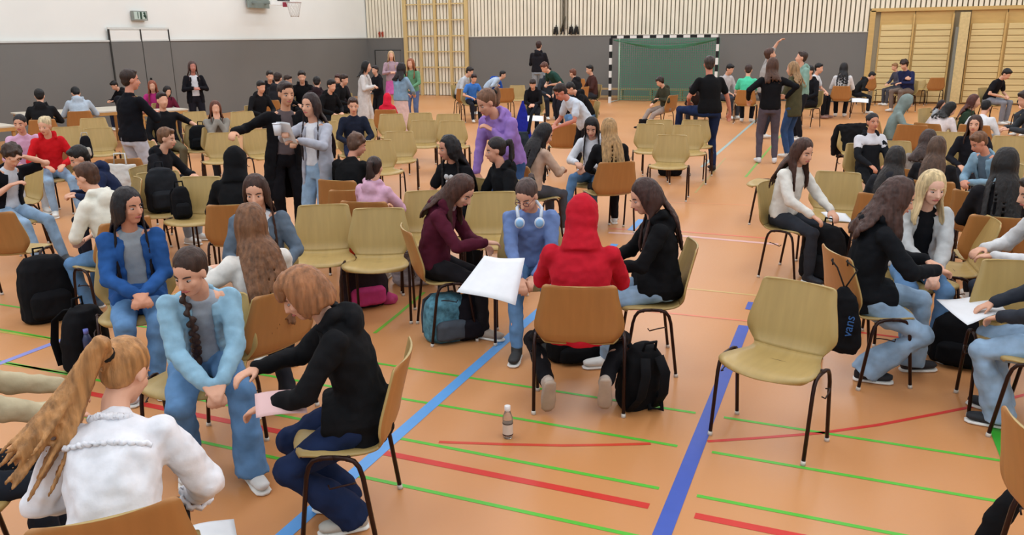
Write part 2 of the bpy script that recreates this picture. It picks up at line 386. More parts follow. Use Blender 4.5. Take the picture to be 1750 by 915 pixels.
# bench in front of the far wall
b0, b1 = atY(1000, 160, 27.4)[0], atY(1180, 160, 27.4)[0]
bn = empty('gym_bench', ((b0+b1)/2, 27.35, 0), 0, 'long low wooden gym bench standing behind the goal by the far wall', 'bench')
bwood = mat('bench_wood', '#a88d63', .5, var=.08, bump=0)
mk('bench_top', MB().box((0, 0, .36), (b1-b0, .25, .05)), bwood, bn, smooth=False, bevel=.006)
for f in (-.42, -.14, .14, .42):
    mk('leg', MB().box((f*(b1-b0), 0, .17), (.08, .22, .34)), bwood, bn, smooth=False)
mk('lower_beam', MB().box((0, 0, .1), (b1-b0, .06, .08)), bwood, bn, smooth=False)
# ================================================================ CHAIRS
ply_f = mat('moulded_ply', '#ad925a', .42, spec=.4, var=.07, scale=3, bump=0, stretch=(8, 1, 1))
ply_b = mat('moulded_ply_rear', '#a87440', .42, spec=.4, var=.07, scale=3, bump=0, stretch=(8, 1, 1))
legm = plain('brown_tube', '#2c1712', .35, metal=.3)
capm = plain('white_glide', '#cfc6ba', .5)
PROF = [(.262, .420, .205, 1.), (.245, .440, .240, .9), (.19, .451, .252, .6), (.08, .447, .247, .1), (-.03, .440, .222, 0), (-.10, .441, .195, 0), (-.148, .462, .190, 0), (-.176, .505, .225, 0), (-.190, .555, .248, 0), (-.212, .64, .236, 0), (-.236, .73, .214, 0), (-.253, .792, .203, 0), (-.256, .808, .194, 0), (-.257, .814, .178, 0)]
def chair_shell(i0, i1):
    K = 5; rows = []
    P = np.array(PROF)
    def cr(t):
        i = int(min(max(math.floor(t), 0), len(P)-2)); f = t-i
        p0, p1, p2, p3 = P[max(i-1, 0)], P[i], P[i+1], P[min(i+2, len(P)-1)]
        return .5*((2*p1)+(-p0+p2)*f+(2*p0-5*p1+4*p2-p3)*f*f+(-p0+3*p1-3*p2+p3)*f**3)
    ts = np.linspace(i0, i1, (i1-i0)*3+1); nu = 10; grid = []
    for t in ts:
        y, z, wd, fr = cr(t); back = max(0, min(1, (t-5.5)/3)); row = []
        for j in range(nu+1):
            u = -1+2*j/nu
            row.append((u*wd, y-.075*fr*u*u+.035*back*u*u, z-.012*(1-back)*(1-u*u)*min(1, t/3)))
        grid.append(row)
    g = np.array(grid); du = np.gradient(g, axis=1); dv = np.gradient(g, axis=0)
    nn = np.cross(du, dv); nn /= np.linalg.norm(nn, axis=2, keepdims=True)+1e-9
    a, b = g+nn*.0055, g-nn*.0055; m, n = g.shape[:2]; vs = np.vstack([a.reshape(-1, 3), b.reshape(-1, 3)]); o = m*n; fs = []
    for i in range(m-1):
        for j in range(n-1):
            q = i*n+j; fs.append((q, q+1, q+n+1, q+n)); fs.append((o+q, o+q+n, o+q+n+1, o+q+1))
        q = i*n; fs.append((q, q+n, o+q+n, o+q)); q = i*n+n-1; fs.append((q, o+q, o+q+n, q+n))
    for j in range(n-1):
        fs.append((j, o+j, o+j+1, j+1)); q = (m-1)*n+j; fs.append((q, q+1, o+q+1, o+q))
    return MB().add(vs, fs)
CHAIR = None; CHG = 'moulded plywood chairs set out across the hall'
def make_chair():
    t = empty('plywood_chair', (0, 0, 0), 0, 'x', 'chair', CHG)
    mk('seat', chair_shell(0, 6), ply_f, t); bk = mk('backrest', chair_shell(6, 13), ply_f, t)
    bk.data.materials.append(ply_b)
    for p in bk.data.polygons:
        if p.normal.y < -.3: p.material_index = 1
    for s in (-1, 1):
        for f in (1, -1):
            yt = .035
            p = [(s*.257, yt+f*.165+(0 if f > 0 else -.0), 0), (s*.256, yt+f*.118, .36), (s*.255, yt+f*.105, .405), (s*.254, yt+f*.085, .432), (s*.253, yt+f*.05, .444), (s*.252, yt, .446)]
            L = mk('leg', MB().tube(p, .0105, 8), legm, t)
            mk('foot_cap', MB().loft([(s*.257, yt+f*.165, 0), (s*.257, yt+f*.162, .022)], [.014, .013], 8), capm, L)
    mk('under_frame', MB().tube([(-.252, .09, .436), (-.1, .09, .428), (.1, .09, .428), (.252, .09, .436)], .009).tube([(-.252, -.02, .436), (-.1, -.02, .426), (.1, -.02, .426), (.252, -.02, .436)], .009)
       .tube([(.25, -.05, .33), (.275, -.04, .34), (.285, 0, .335), (.285, .05, .32), (.27, .06, .33)], .004, 6).tube([(-.25, -.05, .33), (-.275, -.04, .34), (-.285, 0, .335), (-.285, .05, .32), (-.27, .06, .33)], .004, 6), legm, t)
    return t
NCH = [0]
def chair(loc, a, label):
    global CHAIR
    if CHAIR is None:
        CHAIR = make_chair(); CHAIR.location = (loc[0], loc[1], 0); CHAIR.rotation_euler = (0, 0, a); CHAIR['label'] = label; return CHAIR
    return dup(CHAIR, (loc[0], loc[1], 0), a, label)
def chair_px(px, py, phi, label, z=.81):
    """chair whose backrest top edge centre is seen at (px,py)"""
    p = at(px, py, z); a = rotz_for(p, phi); q = p-rz((0, -.255, 0), a); return chair(q, a, label)
# ================================================================ PEOPLE
def ik(a, t, l1, l2, pole):
    a, t = np.array(a, float), np.array(t, float); d = t-a; L = np.linalg.norm(d); L2 = min(max(L, abs(l1-l2)+.01), l1+l2-.003)
    u = d/L; t = a+u*L2; x = (l1*l1-l2*l2+L2*L2)/(2*L2); h = math.sqrt(max(l1*l1-x*x, 0))
    p = np.array(pole, float); p = nrm(p-u*p.dot(u)); return a+u*x+p*h, t
def Rx(a): c, s = math.cos(a), math.sin(a); return np.array([[1, 0, 0], [0, c, -s], [0, s, c]])
def Ry(a): c, s = math.cos(a), math.sin(a); return np.array([[c, 0, s], [0, 1, 0], [-s, 0, c]])
def Rz(a): c, s = math.cos(a), math.sin(a); return np.array([[c, -s, 0], [s, c, 0], [0, 0, 1]])
ARM = {'lap': (.12, .33, .10), 'knees': (.17, .42, .08), 'clasp': (.035, .40, .13), 'hang': None, 'mouth': 'mouth', 'hip': (.24, -.02, .16), 'belly': (.06, .24, .22),
       'write': (.12, .42, .20), 'cross': (-.08, .24, .30), 'phone': (.05, .32, .30), 'side': (.26, .12, -.02), 'back': (.1, -.2, .1), 'down': (.18, .45, -.12)}
def hand(mb, w_, d, n, sx, s, curl=.5, thick=1.0):
    d = nrm(d); n = nrm(n-d*np.dot(n, d)); th = nrm(np.cross(d, n))*sx; sd = th
    f = s; P = lambda a, b, c: w_+d*a*f+sd*b*f+n*c*f
    mb.loft([P(-.01, 0, 0), P(.02, 0, 0), P(.05, 0, .004), P(.088, 0, .006)], [(.026*f, .018*f), (.034*f, .017*f), (.040*f, .015*f), (.038*f, .012*f)], 10, side=sd)
    for k, (off, ln) in enumerate(((.029, .070), (.010, .078), (-.010, .073), (-.029, .058))):
        c = curl*(1+.12*k); p = P(.083, off, .005); a = c*.5; pts = [p]
        for seg in (.45, .32, .25):
            p = p+(d*math.cos(a)+n*math.sin(a))*ln*seg*f; pts.append(p); a += c*.75
        mb.loft([P(.06, off, .004)]+pts, [.0095*f*thick]*3+[.0085*f*thick, .007*f*thick], 8, side=sd)
        mb.ball(pts[-1], .007*f*thick, nu=8, nv=5)
    p = P(.018, .026, .006); q = P(.05, .056, .016); r = P(.078, .060, .03)
    mb.loft([p, q, r], [.013*f*thick, .011*f*thick, .008*f*thick], 8, side=n); mb.ball(r, .008*f*thick, nu=8, nv=5)
def head_mesh(mb, c, Rh, s, ears=True, detail=True):
    P = lambda *a: c+Rh@(np.array(a)*s)
    mb.ball(P(0, -.012, .032), (.074*s, .094*s, .088*s), Rh, 18, 12)
    mb.ball(P(0, .022, -.028), (.060*s, .068*s, .078*s), Rh, 16, 10)
    mb.ball(P(0, .045, -.078), (.034*s, .038*s, .030*s), Rh)
    for q in (-1, 1):
        mb.ball(P(q*.036, .050, -.020), (.024*s, .028*s, .026*s), Rh)
        if ears: mb.ball(P(q*.076, -.008, .000), (.010*s, .020*s, .032*s), Rh)
    mb.loft([P(0, .078, .022), P(0, .094, -.005), P(0, .104, -.022), P(0, .088, -.032)], [.008*s, .011*s, .015*s, .010*s], 8, side=Rh[:, 0]); mb.ball(P(0, .098, -.022), .014*s, nu=8, nv=6)
    mb.ball(P(0, .080, -.052), (.022*s, .012*s, .010*s), Rh)
NP = [0]; KEEP = {}
def person(who, hx, hy, phi, sit=True, s=None, fling=None, d=None, lean=8, roll=0, tw=0, hphi=None, hp=12, hair='long', hc='#2b1e17', top='#1a1a1c', style='hoodie', sl='long', inner='#e6e4e0',
           bot='#23262c', fit=1.0, shoe='#d8d6d0', aR='lap', aL='lap', fR=None, fL=None, ch=True, cphi=None, skin='#d9a488', feet=None, grip=.6, hood=False, hem=0, hl=.42, wid=1.0, legs='trousers', sole='#e8e4dc', glasses=False, hf=.12, smin=.82, yoke=None, collar=None, lod=None, slouch=1.0, wav=0, hipoff=0, chl=None, skirtlen=.4):
    NP[0] += 1
    if s is None: s = .89 if sit else 1.0
    hphi = phi if hphi is None else hphi
    def build(s):
        J = {}
        zp = .45+.105*s if sit else .93*s
        a1, a2, a3 = R_(lean*.6), R_(lean*1.0), R_(lean*1.0+8*slouch); b = R_(roll)
        dv = lambda a: V(math.sin(b)*1., math.sin(a), math.cos(a)*math.cos(b))
        pel = V(0, 0, zp); wa = pel+dv(a1)*.16*s; chs = wa+dv(a2)*.17*s; nb = chs+dv(a3)*.17*s
        yh = (rotz_for(loc, hphi)-rotz_for(loc, phi)+math.pi) % (2*math.pi)-math.pi
        yh = max(-1.45, min(1.45, yh)); Rh = Rz(yh)@Rx(-R_(hp))
        nd = nrm(dv(R_(lean*.8+14*slouch))); hb = nb+nd*.062*s; hc_ = hb+Rh@(V(0, .018, .105)*s)
        J.update(pel=pel, wa=wa, ch=chs, nb=nb, Rh=Rh, hc=hc_, top=hc_+Rh@(V(0, -.012, .135)*s), d1=dv(a1), d3=dv(a3), hb=hb, nd=nd)
        T = Rz(R_(tw)); J['side'] = T@V(1, 0, 0); return J
    loc = at(hx, hy, 1.2) if d is None else atd(hx, hy, d)
    sc = s
    for it in range(4):
        J = build(sc)
        if d is not None:
            zt = atd(hx, hy, d)[2]
            for _ in range(5): sc *= zt/build(sc)['top'][2] if not sit else max(.5, (zt-.45)/(build(sc)['top'][2]-.45))
            J = build(sc); hw = atd(hx, hy, d)
        else: hw = at(hx, hy, J['top'][2])
        a = rotz_for(hw, phi); loc = hw-rz(J['top'], a)
    if sit and d is not None and (sc < smin or (sc > 1.0 and d < 17)):
        sc = min(1.0, max(smin, sc))
        for it in range(4): J = build(sc); hw = at(hx, hy, J['top'][2]); a = rotz_for(hw, phi); loc = hw-rz(J['top'], a)
    s = sc; loc = V(loc[0], loc[1], 0); dist = np.linalg.norm(loc[:2])
    if lod is None: lod = 2 if dist < 6.6 else (1 if dist < 12.5 else 0)
    vox = {2: .0062, 1: .010, 0: .015}[lod]; cv = {2: .010, 1: .014, 0: .02}[lod]
    print('P %-60s s=%.2f d=%.1f top=%.2f'%(who[:60],s,dist,J['top'][2]))
    root = empty('person', tuple(loc), a, 'person '+who, 'person')
    pel, wa, chs, nb, Rh, hc_, side = [J[k] for k in ('pel', 'wa', 'ch', 'nb', 'Rh', 'hc', 'side')]
    fwd = nrm(np.cross(V(0, 0, 1), side)); d3 = J['d3']; bn = nrm(np.cross(d3, side))  # bn = back normal
    if bn[1] > 0 and abs(tw) < 80: bn = -bn
    body = MB()
    W = wid*s
    spine = [pel-J['d1']*.09*s, pel, wa, chs, nb-d3*.075*s, nb-d3*.02*s]
    tr = [(.135*W, .10*s), (.155*W, .105*s), (.125*W, .09*s), (.145*W, .10*s), (.155*W, .08*s), (.09*W, .055*s)]
    body.loft(spine, tr, 16, side=side)
    body.loft([nb-d3*.05*s, J['hb'], hc_-Rh[:, 2]*.05*s], [.055*s, .05*s, .052*s], 12)
    head_mesh(body, hc_, Rh, s, ears=hair in ('short', 'pony', 'bun', 'braid', 'curlyshort'), detail=lod > 0)
    # arms
    arms = {}; J['s'] = s; J['bn'] = bn; J['arms'] = arms; KEEP[who] = J
    for sx, ap in ((1, aR), (-1, aL)):
        sh = nb-d3*.070*s+side*sx*.160*W
        if isinstance(ap, str): tgt = ARM[ap]
        else: tgt = ap
        if tgt is None: t = sh+V(sx*.07, .03, -.55)*s; pole = V(sx*.2, -1, 0)
        elif tgt == 'mouth': t = hc_+Rh@V(sx*.02, .10, -.17)*s; pole = V(sx*.5, .0, -1)
        elif len(tgt) == 4: t = hc_+np.array(tgt[:3])*s*V(sx, 1, 1); pole = V(sx*1., 0, -.5)
        else: t = pel+V(tgt[0]*sx, tgt[1], tgt[2])*s; pole = V(sx*.9, -.6, -.5)
        el, wr = ik(sh, t, .275*s, .245*s, pole); arms[sx] = (sh, el, wr)
        body.limb([sh-side*sx*.03*s, sh, (sh+el)/2, el, (el*.55+wr*.45), wr], [.05*s, .047*s, .042*s, .036*s, .035*s, .024*s], 10)
        fd = nrm(wr-el)
        if tgt is None: hd, hn = nrm(fd+V(0, .15, -.2)), -side*sx
        elif tgt == 'mouth': hd, hn = nrm(V(-sx*.4, -.1, .9)), V(0, -1, 0)
        elif ap == 'clasp': hd, hn = nrm(V(-sx*.7, .8, -.25)), nrm(V(-sx*.5, -.3, -.6))
        elif ap == 'cross' or ap == 'hip': hd, hn = nrm(V(-sx, .2, 0)), V(0, -1, -.3)
        else: hd, hn = nrm(fd+V(-sx*.25, .25, -.15)), V(0, -.2, -1)
        hand(body, wr, hd, hn, sx, s*1.0, grip, 1.0 if lod == 2 else 1.25)
    # legs
    LG = {}
    for sx, fp in ((1, fR), (-1, fL)):
        hj = pel+V(sx*.088*W/s, 0, -.02)*s
        if fp is None: fp = (.10, .40) if sit else (.09, .0)
        az = .085*s if len(fp) < 3 else fp[2]
        t = V(sx*fp[0]*s, fp[1]*s, az); pole = V(sx*(fp[3] if len(fp) > 3 else .15), 1, .9 if sit else 0)
        kn, an = ik(hj, t, .43*s, .42*s, pole); LG[sx] = (hj, kn, an)
        body.limb([hj, (hj+kn)/2, kn, kn*.6+an*.4, an], [.078*s, .066*s, .05*s, .050*s, .034*s], 10)
        ft = V(sx*.18, 1, 0); ft = nrm(ft)
        if len(fp) > 4: ft = nrm(np.array(fp[4]))
        LG[sx] += (ft,)
        if legs != 'bare' or True:
            body.loft([an, an+ft*.05*s-V(0, 0, .04*s), an+ft*.14*s-V(0, 0, .055*s)], [.034*s, .03*s, .02*s], 8)
    mk('body', body, skinm(skin), root, vox, 2)
    # top
    tp = MB(); gs = 1.0 if style != 'tee' else .93
    o = .020*s
    hz = pel-J['d1']*(.05*s+hem)
    hemp = hz if not sit else hz+V(0, .02, .03)*s
    tsp = [hemp, pel+J['d1']*.03*s, wa, chs, nb-d3*.08*s, nb-d3*.035*s, nb-d3*.0*s]
    trr = [(.175*W+hem*.08, .125*s+hem*.05), (.178*W, .132*s), (.158*W*gs, .122*s*gs), (.168*W*gs, .125*s*gs), (.163*W, .102*s), (.115*W, .075*s), (.066*s, .062*s)]
    if style in ('open', 'coat'):
        tsp2, trr2 = tsp[:6], [(x[0]+e_, x[1]+.012) for x, e_ in zip(trr[:6], (.012, .012, .010, .006, -.012, -.005))]
        tp.cloft(tsp2, trr2, [34, 30, 26, 24, 22, 30], .024, side=side)
        inn = MB().loft(tsp[1:], [(x[0]*.90, x[1]*.92) for x in trr[1:]], 16, side=side)
        mk('shirt', inn, cloth(inner), root, cv, 2, (.012, .09))
        tp.loft([nb-d3*.03*s+bn*.05*s-side*.075*s, nb+bn*.075*s, nb-d3*.03*s+bn*.05*s+side*.075*s], [.022*s, .03*s, .022*s], 8)
    else:
        tp.loft(tsp, trr, 18, side=side)
        if style in ('hoodie', 'zip') and not hood:
            tp.loft([nb+side*.09*s-bn*.05*s+d3*.0, nb+side*.085*s+bn*.04*s+d3*.03*s, nb+bn*.095*s-d3*.0*s, nb-side*.085*s+bn*.04*s+d3*.03*s, nb-side*.09*s-bn*.05*s], [.022*s, .036*s, .05*s, .036*s, .022*s], 10)
            tp.ball(nb+bn*.10*s-d3*.06*s, (.10*s, .05*s, .085*s), nu=12, nv=8)
        else: tp.loft([nb-d3*.02*s, nb+d3*.025*s], [.066*s, .060*s], 12)
    if hood:
        tp.ball(hc_+Rh@V(0, -.028, .028)*s, (.105*s, .118*s, .128*s), Rh, 18, 12)
        tp.loft([nb-d3*.05*s+bn*.02, nb+d3*.02*s+bn*.02*s, (nb+hc_)/2+bn*.02*s, hc_+Rh@V(0, -.03, -.02)*s], [(.14*s, .10*s), (.115*s, .10*s), (.104*s, .105*s), (.104*s, .115*s)], 16, side=side)
        ring = [hc_+Rh@V(.088*math.cos(t), .045-.02*math.sin(t), .02+.115*math.sin(t))*s for t in np.linspace(-1.1, math.pi+1.1, 12)]
        tp.loft(ring, [.020*s]*12, 8, side=(.1, 1, .2))
    if sit and hem >= .05: tp.loft([pel+V(0, -.13, .0)*s, pel+V(0, -.02, -.005)*s, pel+V(0, .13, -.01)*s, pel+V(0, .2, -.01)*s], [(.15*W, .105*s), (.192*W, .122*s), (.192*W, .115*s), (.17*W, .10*s)], 16)
    sr = {'hoodie': (.064, .056, .040), 'zip': (.063, .055, .040), 'open': (.063, .056, .043), 'coat': (.066, .058, .045), 'tee': (.060, .056, .05), 'sweater': (.066, .054, .038), 'blouse': (.066, .066, .050)}[style]
    for sx in (1, -1):
        sh, el, wr = arms[sx]; r0, r1, r2 = [q*s for q in sr]
        if sl == 'long':
            tp.limb([sh-side*sx*.035*s-d3*.01, sh, (sh+el)/2, el, (el+wr)/2, wr*.97+el*.03], [r0*.95, r0, (r0+r1)/2*.97, r1, (r1+r2)/2*1.0, r2], 12)
        elif sl == 'roll':
            tp.limb([sh-side*sx*.035*s, sh, (sh+el)/2, el, el*.6+wr*.4], [r0*.95, r0, r1, r1, r1*.9], 12)
        elif sl == 'short':
            tp.limb([sh-side*sx*.035*s, sh, sh*.35+el*.65], [r0*.95, r0, r1*1.06], 12)
        else: tp.ball(sh, r0*.8)
    tnm = {'hoodie': 'hoodie', 'zip': 'jacket', 'open': 'jacket', 'coat': 'coat', 'tee': 't_shirt', 'sweater': 'sweater', 'blouse': 'blouse'}[style]
    tob = mk(tnm, tp, (denim if 'denim' in who and style == 'open' else cloth)(top), root, cv, 3, (.024 if lod > 1 else .02 if lod else .01, .07))
    if yoke:
        yk = MB().loft([chs+d3*.03*s, nb-d3*.08*s, nb-d3*.035*s, nb+d3*.02*s], [(.178*W, .135*s), (.172*W, .112*s), (.122*W, .085*s), (.075*s, .07*s)], 16, side=side)
        for sx in (1, -1): sh, el, wr = arms[sx]; yk.limb([sh-side*sx*.03*s, sh, (sh+el)/2], [.066*s, .068*s, .062*s], 10)
        mk('white_yoke', yk, cloth(yoke), root, cv, 2, (.015, .08))
    if collar:
        mk('collar', MB().loft([nb-d3*.02*s+bn*.01, nb+d3*.035*s+bn*.005], [.078*s, .068*s], 14), cloth(collar), root, cv, 1)
    # trousers
    tb = MB(); mt = denim(bot) if bot in JEANS else cloth(bot)
    if legs == 'skirt':
        if sit:
            k1, k2 = LG[1][1], LG[-1][1]; km = (k1+k2)/2
            tb.loft([pel-V(0, .09, .01)*s, pel+V(0, .1, -.01)*s, km+V(0, .0, .0), km+V(0, .07, -.12)*s, km+V(0, .06, -skirtlen)*s], [(.17*s, .10*s), (.19*s, .11*s), (.19*s, .09*s), (.18*s, .08*s), (.20*s, .09*s)], 16)
        else:
            tb.loft([pel+V(0, 0, .08)*s, pel-V(0, 0, .05)*s, pel-V(0, 0, skirtlen*.6)*s, pel-V(0, 0, skirtlen)*s], [(.14*s, .11*s), (.175*s, .13*s), (.20*s, .15*s), (.22*s, .17*s)], 16)
    else:
        tb.loft([pel-J['d1']*.10*s, pel-J['d1']*.03*s, pel+J['d1']*.09*s], [(.15*W, .11*s), (.170*W, .120*s), (.15*W, .11*s)], 16, side=(1, 0, 0))
        for sx in (1, -1):
            hj, kn, an, ft = LG[sx]; ff = fit
            tb.limb([hj, (hj+kn)/2, kn, (kn+an)/2, an*.93+kn*.07-V(0, 0, .01)], [.094*s, .082*s*(.6+.4*ff), .066*s*(.5+.5*ff), .060*s*ff, .052*s*ff], 12)
            if fit > 1.25: tb.loft([(kn+an)/2, an*.9+kn*.1, an-V(0, 0, .03)], [.062*s*ff, .066*s*ff, .07*s*ff], 14)
    mk('skirt' if legs == 'skirt' else 'trousers', tb, mt, root, cv, 3, (.026 if lod > 1 else .018 if lod else .01, .085))
    # shoes
    for sx in (1, -1):
        hj, kn, an, ft = LG[sx]; sh_ = MB(); up = V(0, 0, 1); flat = abs(ft[2]) < .2
        up = nrm(np.cross(np.cross(ft, V(0, 0, 1)), ft)) if abs(ft[2]) < .95 else V(0, 1, 0)
        base = an-up*.040*s; sdv = nrm(np.cross(ft, up))
        sh_.loft([base-ft*.062*s, base-ft*.045*s, base+ft*.02*s, base+ft*.09*s, base+ft*.15*s, base+ft*.178*s], [(.022*s, .024*s), (.036*s, .042*s), (.040*s, .044*s), (.045*s, .034*s), (.042*s, .026*s), (.024*s, .016*s)], 12, side=sdv)
        sh_.loft([base, an+up*.02*s], [.044*s, .046*s], 10)
        so = mk('shoe', sh_, mat('shoe', shoe, .7, bump=.05), root, max(cv*.8, .007), 2)
        if lod:
            b2 = base-up*.034*s
            mk('sole', MB().loft([b2-ft*.066*s, b2-ft*.05*s, b2+ft*.03*s, b2+ft*.10*s, b2+ft*.16*s, b2+ft*.185*s], [(.024*s, .011*s), (.038*s, .013*s), (.040*s, .013*s), (.048*s, .012*s), (.044*s, .011*s), (.022*s, .008*s)], 14, side=sdv, power=.8), mat('sole', sole, .7, bump=0), so)
    # face
    P = lambda *q: hc_+Rh@(np.array(q)*s)
    if lod:
        for q in (-1, 1):
            e = mk('eye', MB().ball(P(q*.031, .064, .006), (.0150*s, .0120*s, .0062*s), Rh), plain('eye_white', '#a89c96', .35), root)
            mk('iris', MB().ball(P(q*.031, .0715, .005), (.0068*s, .0058*s, .0060*s), Rh), plain('iris', '#2a1a14', .3), e)
            mk('eyebrow', MB().loft([P(q*.014, .079, .026), P(q*.032, .075, .032), P(q*.052, .060, .027)], [.0035*s, .0042*s, .003*s], 6), hairm(hc if hc not in ('#e0c48c', '#c9a66b') else '#9c7a4c'), root)
        mk('lips', MB().loft([P(-.024, .077, -.055), P(-.01, .0895, -.0515), P(.01, .0895, -.0515), P(.024, .077, -.055)], [(.003*s), (.0075*s), (.0075*s), (.003*s)], 8, side=(0, 0, 1)), skinm('#b0605a'), root)
    if glasses:
        g = MB()
        for q in (-1, 1):
            g.tube([P(q*.033+.024*math.cos(t), .088, .004+.018*math.sin(t)) for t in np.linspace(0, 2*math.pi, 13)], .0025*s, 6)
            g.tube([P(q*.057, .087, .008), P(q*.078, .02, .008)], .002*s, 6)
        g.tube([P(-.009, .09, .006), P(.009, .09, .006)], .0025*s, 6); mk('glasses', g, plain('glasses_frame', '#5a2f38', .4), root)
    # hair
    if not hood: make_hair(hair, hc, root, P, hc_, Rh, s, nb, side, fwd, bn, d3, chs, lod, hl, wav, fling, hf, lean)
    elif hair != 'none' and lod:
        mk('hair', MB().ball(P(0, .03, .065), (.066*s, .05*s, .04*s), Rh), hairm(hc), root, vox*1.3, 2)
    # chair
    if sit and ch:
        ca = rotz_for(loc, phi if cphi is None else cphi)
        q = loc+rz((0, .045+hipoff, 0), ca)
        chair(q, ca, chl or 'plywood chair under the person '+who)
    return root, J, arms, LG
JEANS = set()
def jn(h): JEANS.add(h); return h
def make_hair(kind, hc, root, P, hc_, Rh, s, nb, side, fwd, bn, d3, chs, lod, hl, wav, fling, hf, lean):
    mb = MB(); m = hairm(hc); down = V(0, 0, -1); lk = {2: .0085, 1: .011, 0: .016}[lod]
    nl = {2: 1.0, 1: .7, 0: .45}[lod]
    capr = (.0835, .0985, .092)
    mb.ball(P(0, -.028, .048), tuple(q*s for q in capr), Rh, 20, 12)
    R2 = np.random.RandomState(int(abs(hc_[0]*1e4)+abs(nb[1]*1e4)) % 9999)
    if kind == 'short':
        mb.ball(P(0, -.05, -.005), (.068*s, .062*s, .07*s), Rh); mb.ball(P(0, .030, .108), (.056*s, .042*s, .024*s), Rh)
        for k in range(int(26*nl)):
            t = R2.rand()*6.28; r = R2.rand(); c = (.06*math.cos(t)*r, -.01+.075*math.sin(t)*r, .125-.03*r)
            mb.ball(P(*c), .017*s, nu=7, nv=5)
        mk('hair', mb, m, root, lk, 1, (.008, .02)); return
    if kind == 'shaved':
        mk('hair', mb, m, root, lk, 1, (.004, .02)); return
    if kind == 'mop':
        mb.ball(P(0, -.045, .0), (.080*s, .072*s, .085*s), Rh)
        for k in range(int(46*nl)):
            t = R2.rand()*6.28; z = R2.rand()*.14-.02; rr = .085*math.sqrt(max(.2, 1-((z-.03)/.12)**2)); y = rr*1.1*math.sin(t)
            if y > .05 and z < .055: continue
            mb.ball(P(rr*math.cos(t), y-.02, z), .024*s, nu=7, nv=5)
        mk('hair', mb, m, root, lk, 1, (.008, .025)); return
    def lock(pts, r0, r1):
        k = len(pts); Q = []
        for i, p in enumerate(pts):
            f = i/(k-1); w_ = wav*math.sin(f*11+R2.rand()*1.2)*f; Q.append(p+side*w_*.5+fwd*w_*.4)
        # catmull
        C_ = []
        for i in range(k-1):
            p0, p1, p2, p3 = Q[max(i-1, 0)], Q[i], Q[i+1], Q[min(i+2, k-1)]
            for f in ((0, .33, .66) if lod else (0, .5)): C_.append(.5*((2*p1)+(-p0+p2)*f+(2*p0-5*p1+4*p2-p3)*f*f+(-p0+3*p1-3*p2+p3)*f**3))
        C_.append(Q[-1]); n = len(C_)
        mb.loft(C_, [(r0+(r1-r0)*i/(n-1))*(1 if i else .7)*(1 if i < n-1 else .5) for i in range(n)], 7, side=(.3, .5, .8))
    def scalp(th, z=.0, k=1.0): # th 0=back, +-90 = sides
        t = R_(th); return P(.082*k*math.sin(t), -.022-.098*k*math.cos(t), z)
    if kind in ('pony', 'bun', 'braid'):
        mb.ball(P(0, -.045, .0), (.070*s, .066*s, .072*s), Rh)
        b = P(0, -.125, .045) if kind != 'braid' else P(0, -.10, -.06)
        if kind == 'bun': mb.ball(P(0, -.128, .06), (.05*s, .042*s, .045*s), Rh)
        if kind == 'pony':
            mb.ball(b, .028*s)
            if fling is not None:
                v = np.array(fling)
                for k in range(34):
                    j = (R2.rand(3)-.5)*.06; q = .8+.3*R2.rand()
                    lock([b, b+bn*.05+V(0, 0, .025)+j*.4, b+v*.35*q+V(0, 0, .03)+j, b+v*.7*q+j*2., b+v*q+j*2.8], .016, .007)
                mb_n = 0
            else:
             mb_n = int(14*nl)+3
            for k in range(mb_n):
                j = (R2.rand(3)-.5)*.05*s; e = b+bn*.06*s+down*hl*.5+j; e2 = b+bn*.045*s+down*hl*s+j*1.8
                lock([b, b+bn*.05*s+V(0, 0, .01)*s+j*.5, e, e2], .018*s, .008*s)
        if kind == 'braid':
            q0 = P(.04, -.09, -.06); pts = [q0, nb+side*.085*s-bn*.02*s+V(0, 0, .03)*s, nb+side*.06*s-bn*.115*s-d3*.07*s, nb+side*.05*s-bn*.155*s-d3*.18*s, nb+side*.045*s-bn*.165*s-d3*.28*s, nb+side*.04*s-bn*.165*s-d3*.36*s]
            pts = [np.array(p) for p in pts]; D = []
            for i in range(len(pts)-1):
                for f in np.linspace(0, 1, 5)[:-1]: D.append(pts[i]*(1-f)+pts[i+1]*f)
            for i, p in enumerate(D): mb.ball(p+side*(.011*s if i % 2 else -.011*s), (.021*s, .019*s, .021*s), nu=8, nv=6)
            mb.ball(pts[-1]+down*.03*s, (.024*s, .02*s, .04*s))
        mk('hair', mb, m, root, lk, 1, (.005, .02))
        if kind == 'pony': mk('hair_tie', MB().loft([b-bn*.012*s, b+bn*.014*s], [.03*s, .03*s], 10), plain('black_band', '#15130f', .8), root)
        return
    if kind == 'bob':
        for k in range(int(60*nl)):
            th = -128+256*(k+.5)/int(60*nl)+R2.randn()*2; zz = -.115+R2.rand()*.03; pu = 1.12
            lock([P(.02*math.sin(R_(th)), -.03, .13), scalp(th, .09, .8), scalp(th, .03, 1.06), scalp(th, -.05, pu), scalp(th, zz, 1.02)], .014*s, .009*s)
        for k in range(int(16*nl)):  # fringe
            t = -40+80*k/max(1, int(16*nl)-1)
            lock([P(.03*math.sin(R_(t)), .0, .135), P(.075*math.sin(R_(t)), .062*math.cos(R_(t))+.01, .105), P(.084*math.sin(R_(t)), .090*math.cos(R_(t))+.004, .055), P(.082*math.sin(R_(t)), .090*math.cos(R_(t))+.004, .030)], .013*s, .008*s)
        mk('hair', mb, m, root, lk, 1, (.004, .02)); return
    # long / curly
    N = int(46*nl); curly = kind == 'curly'
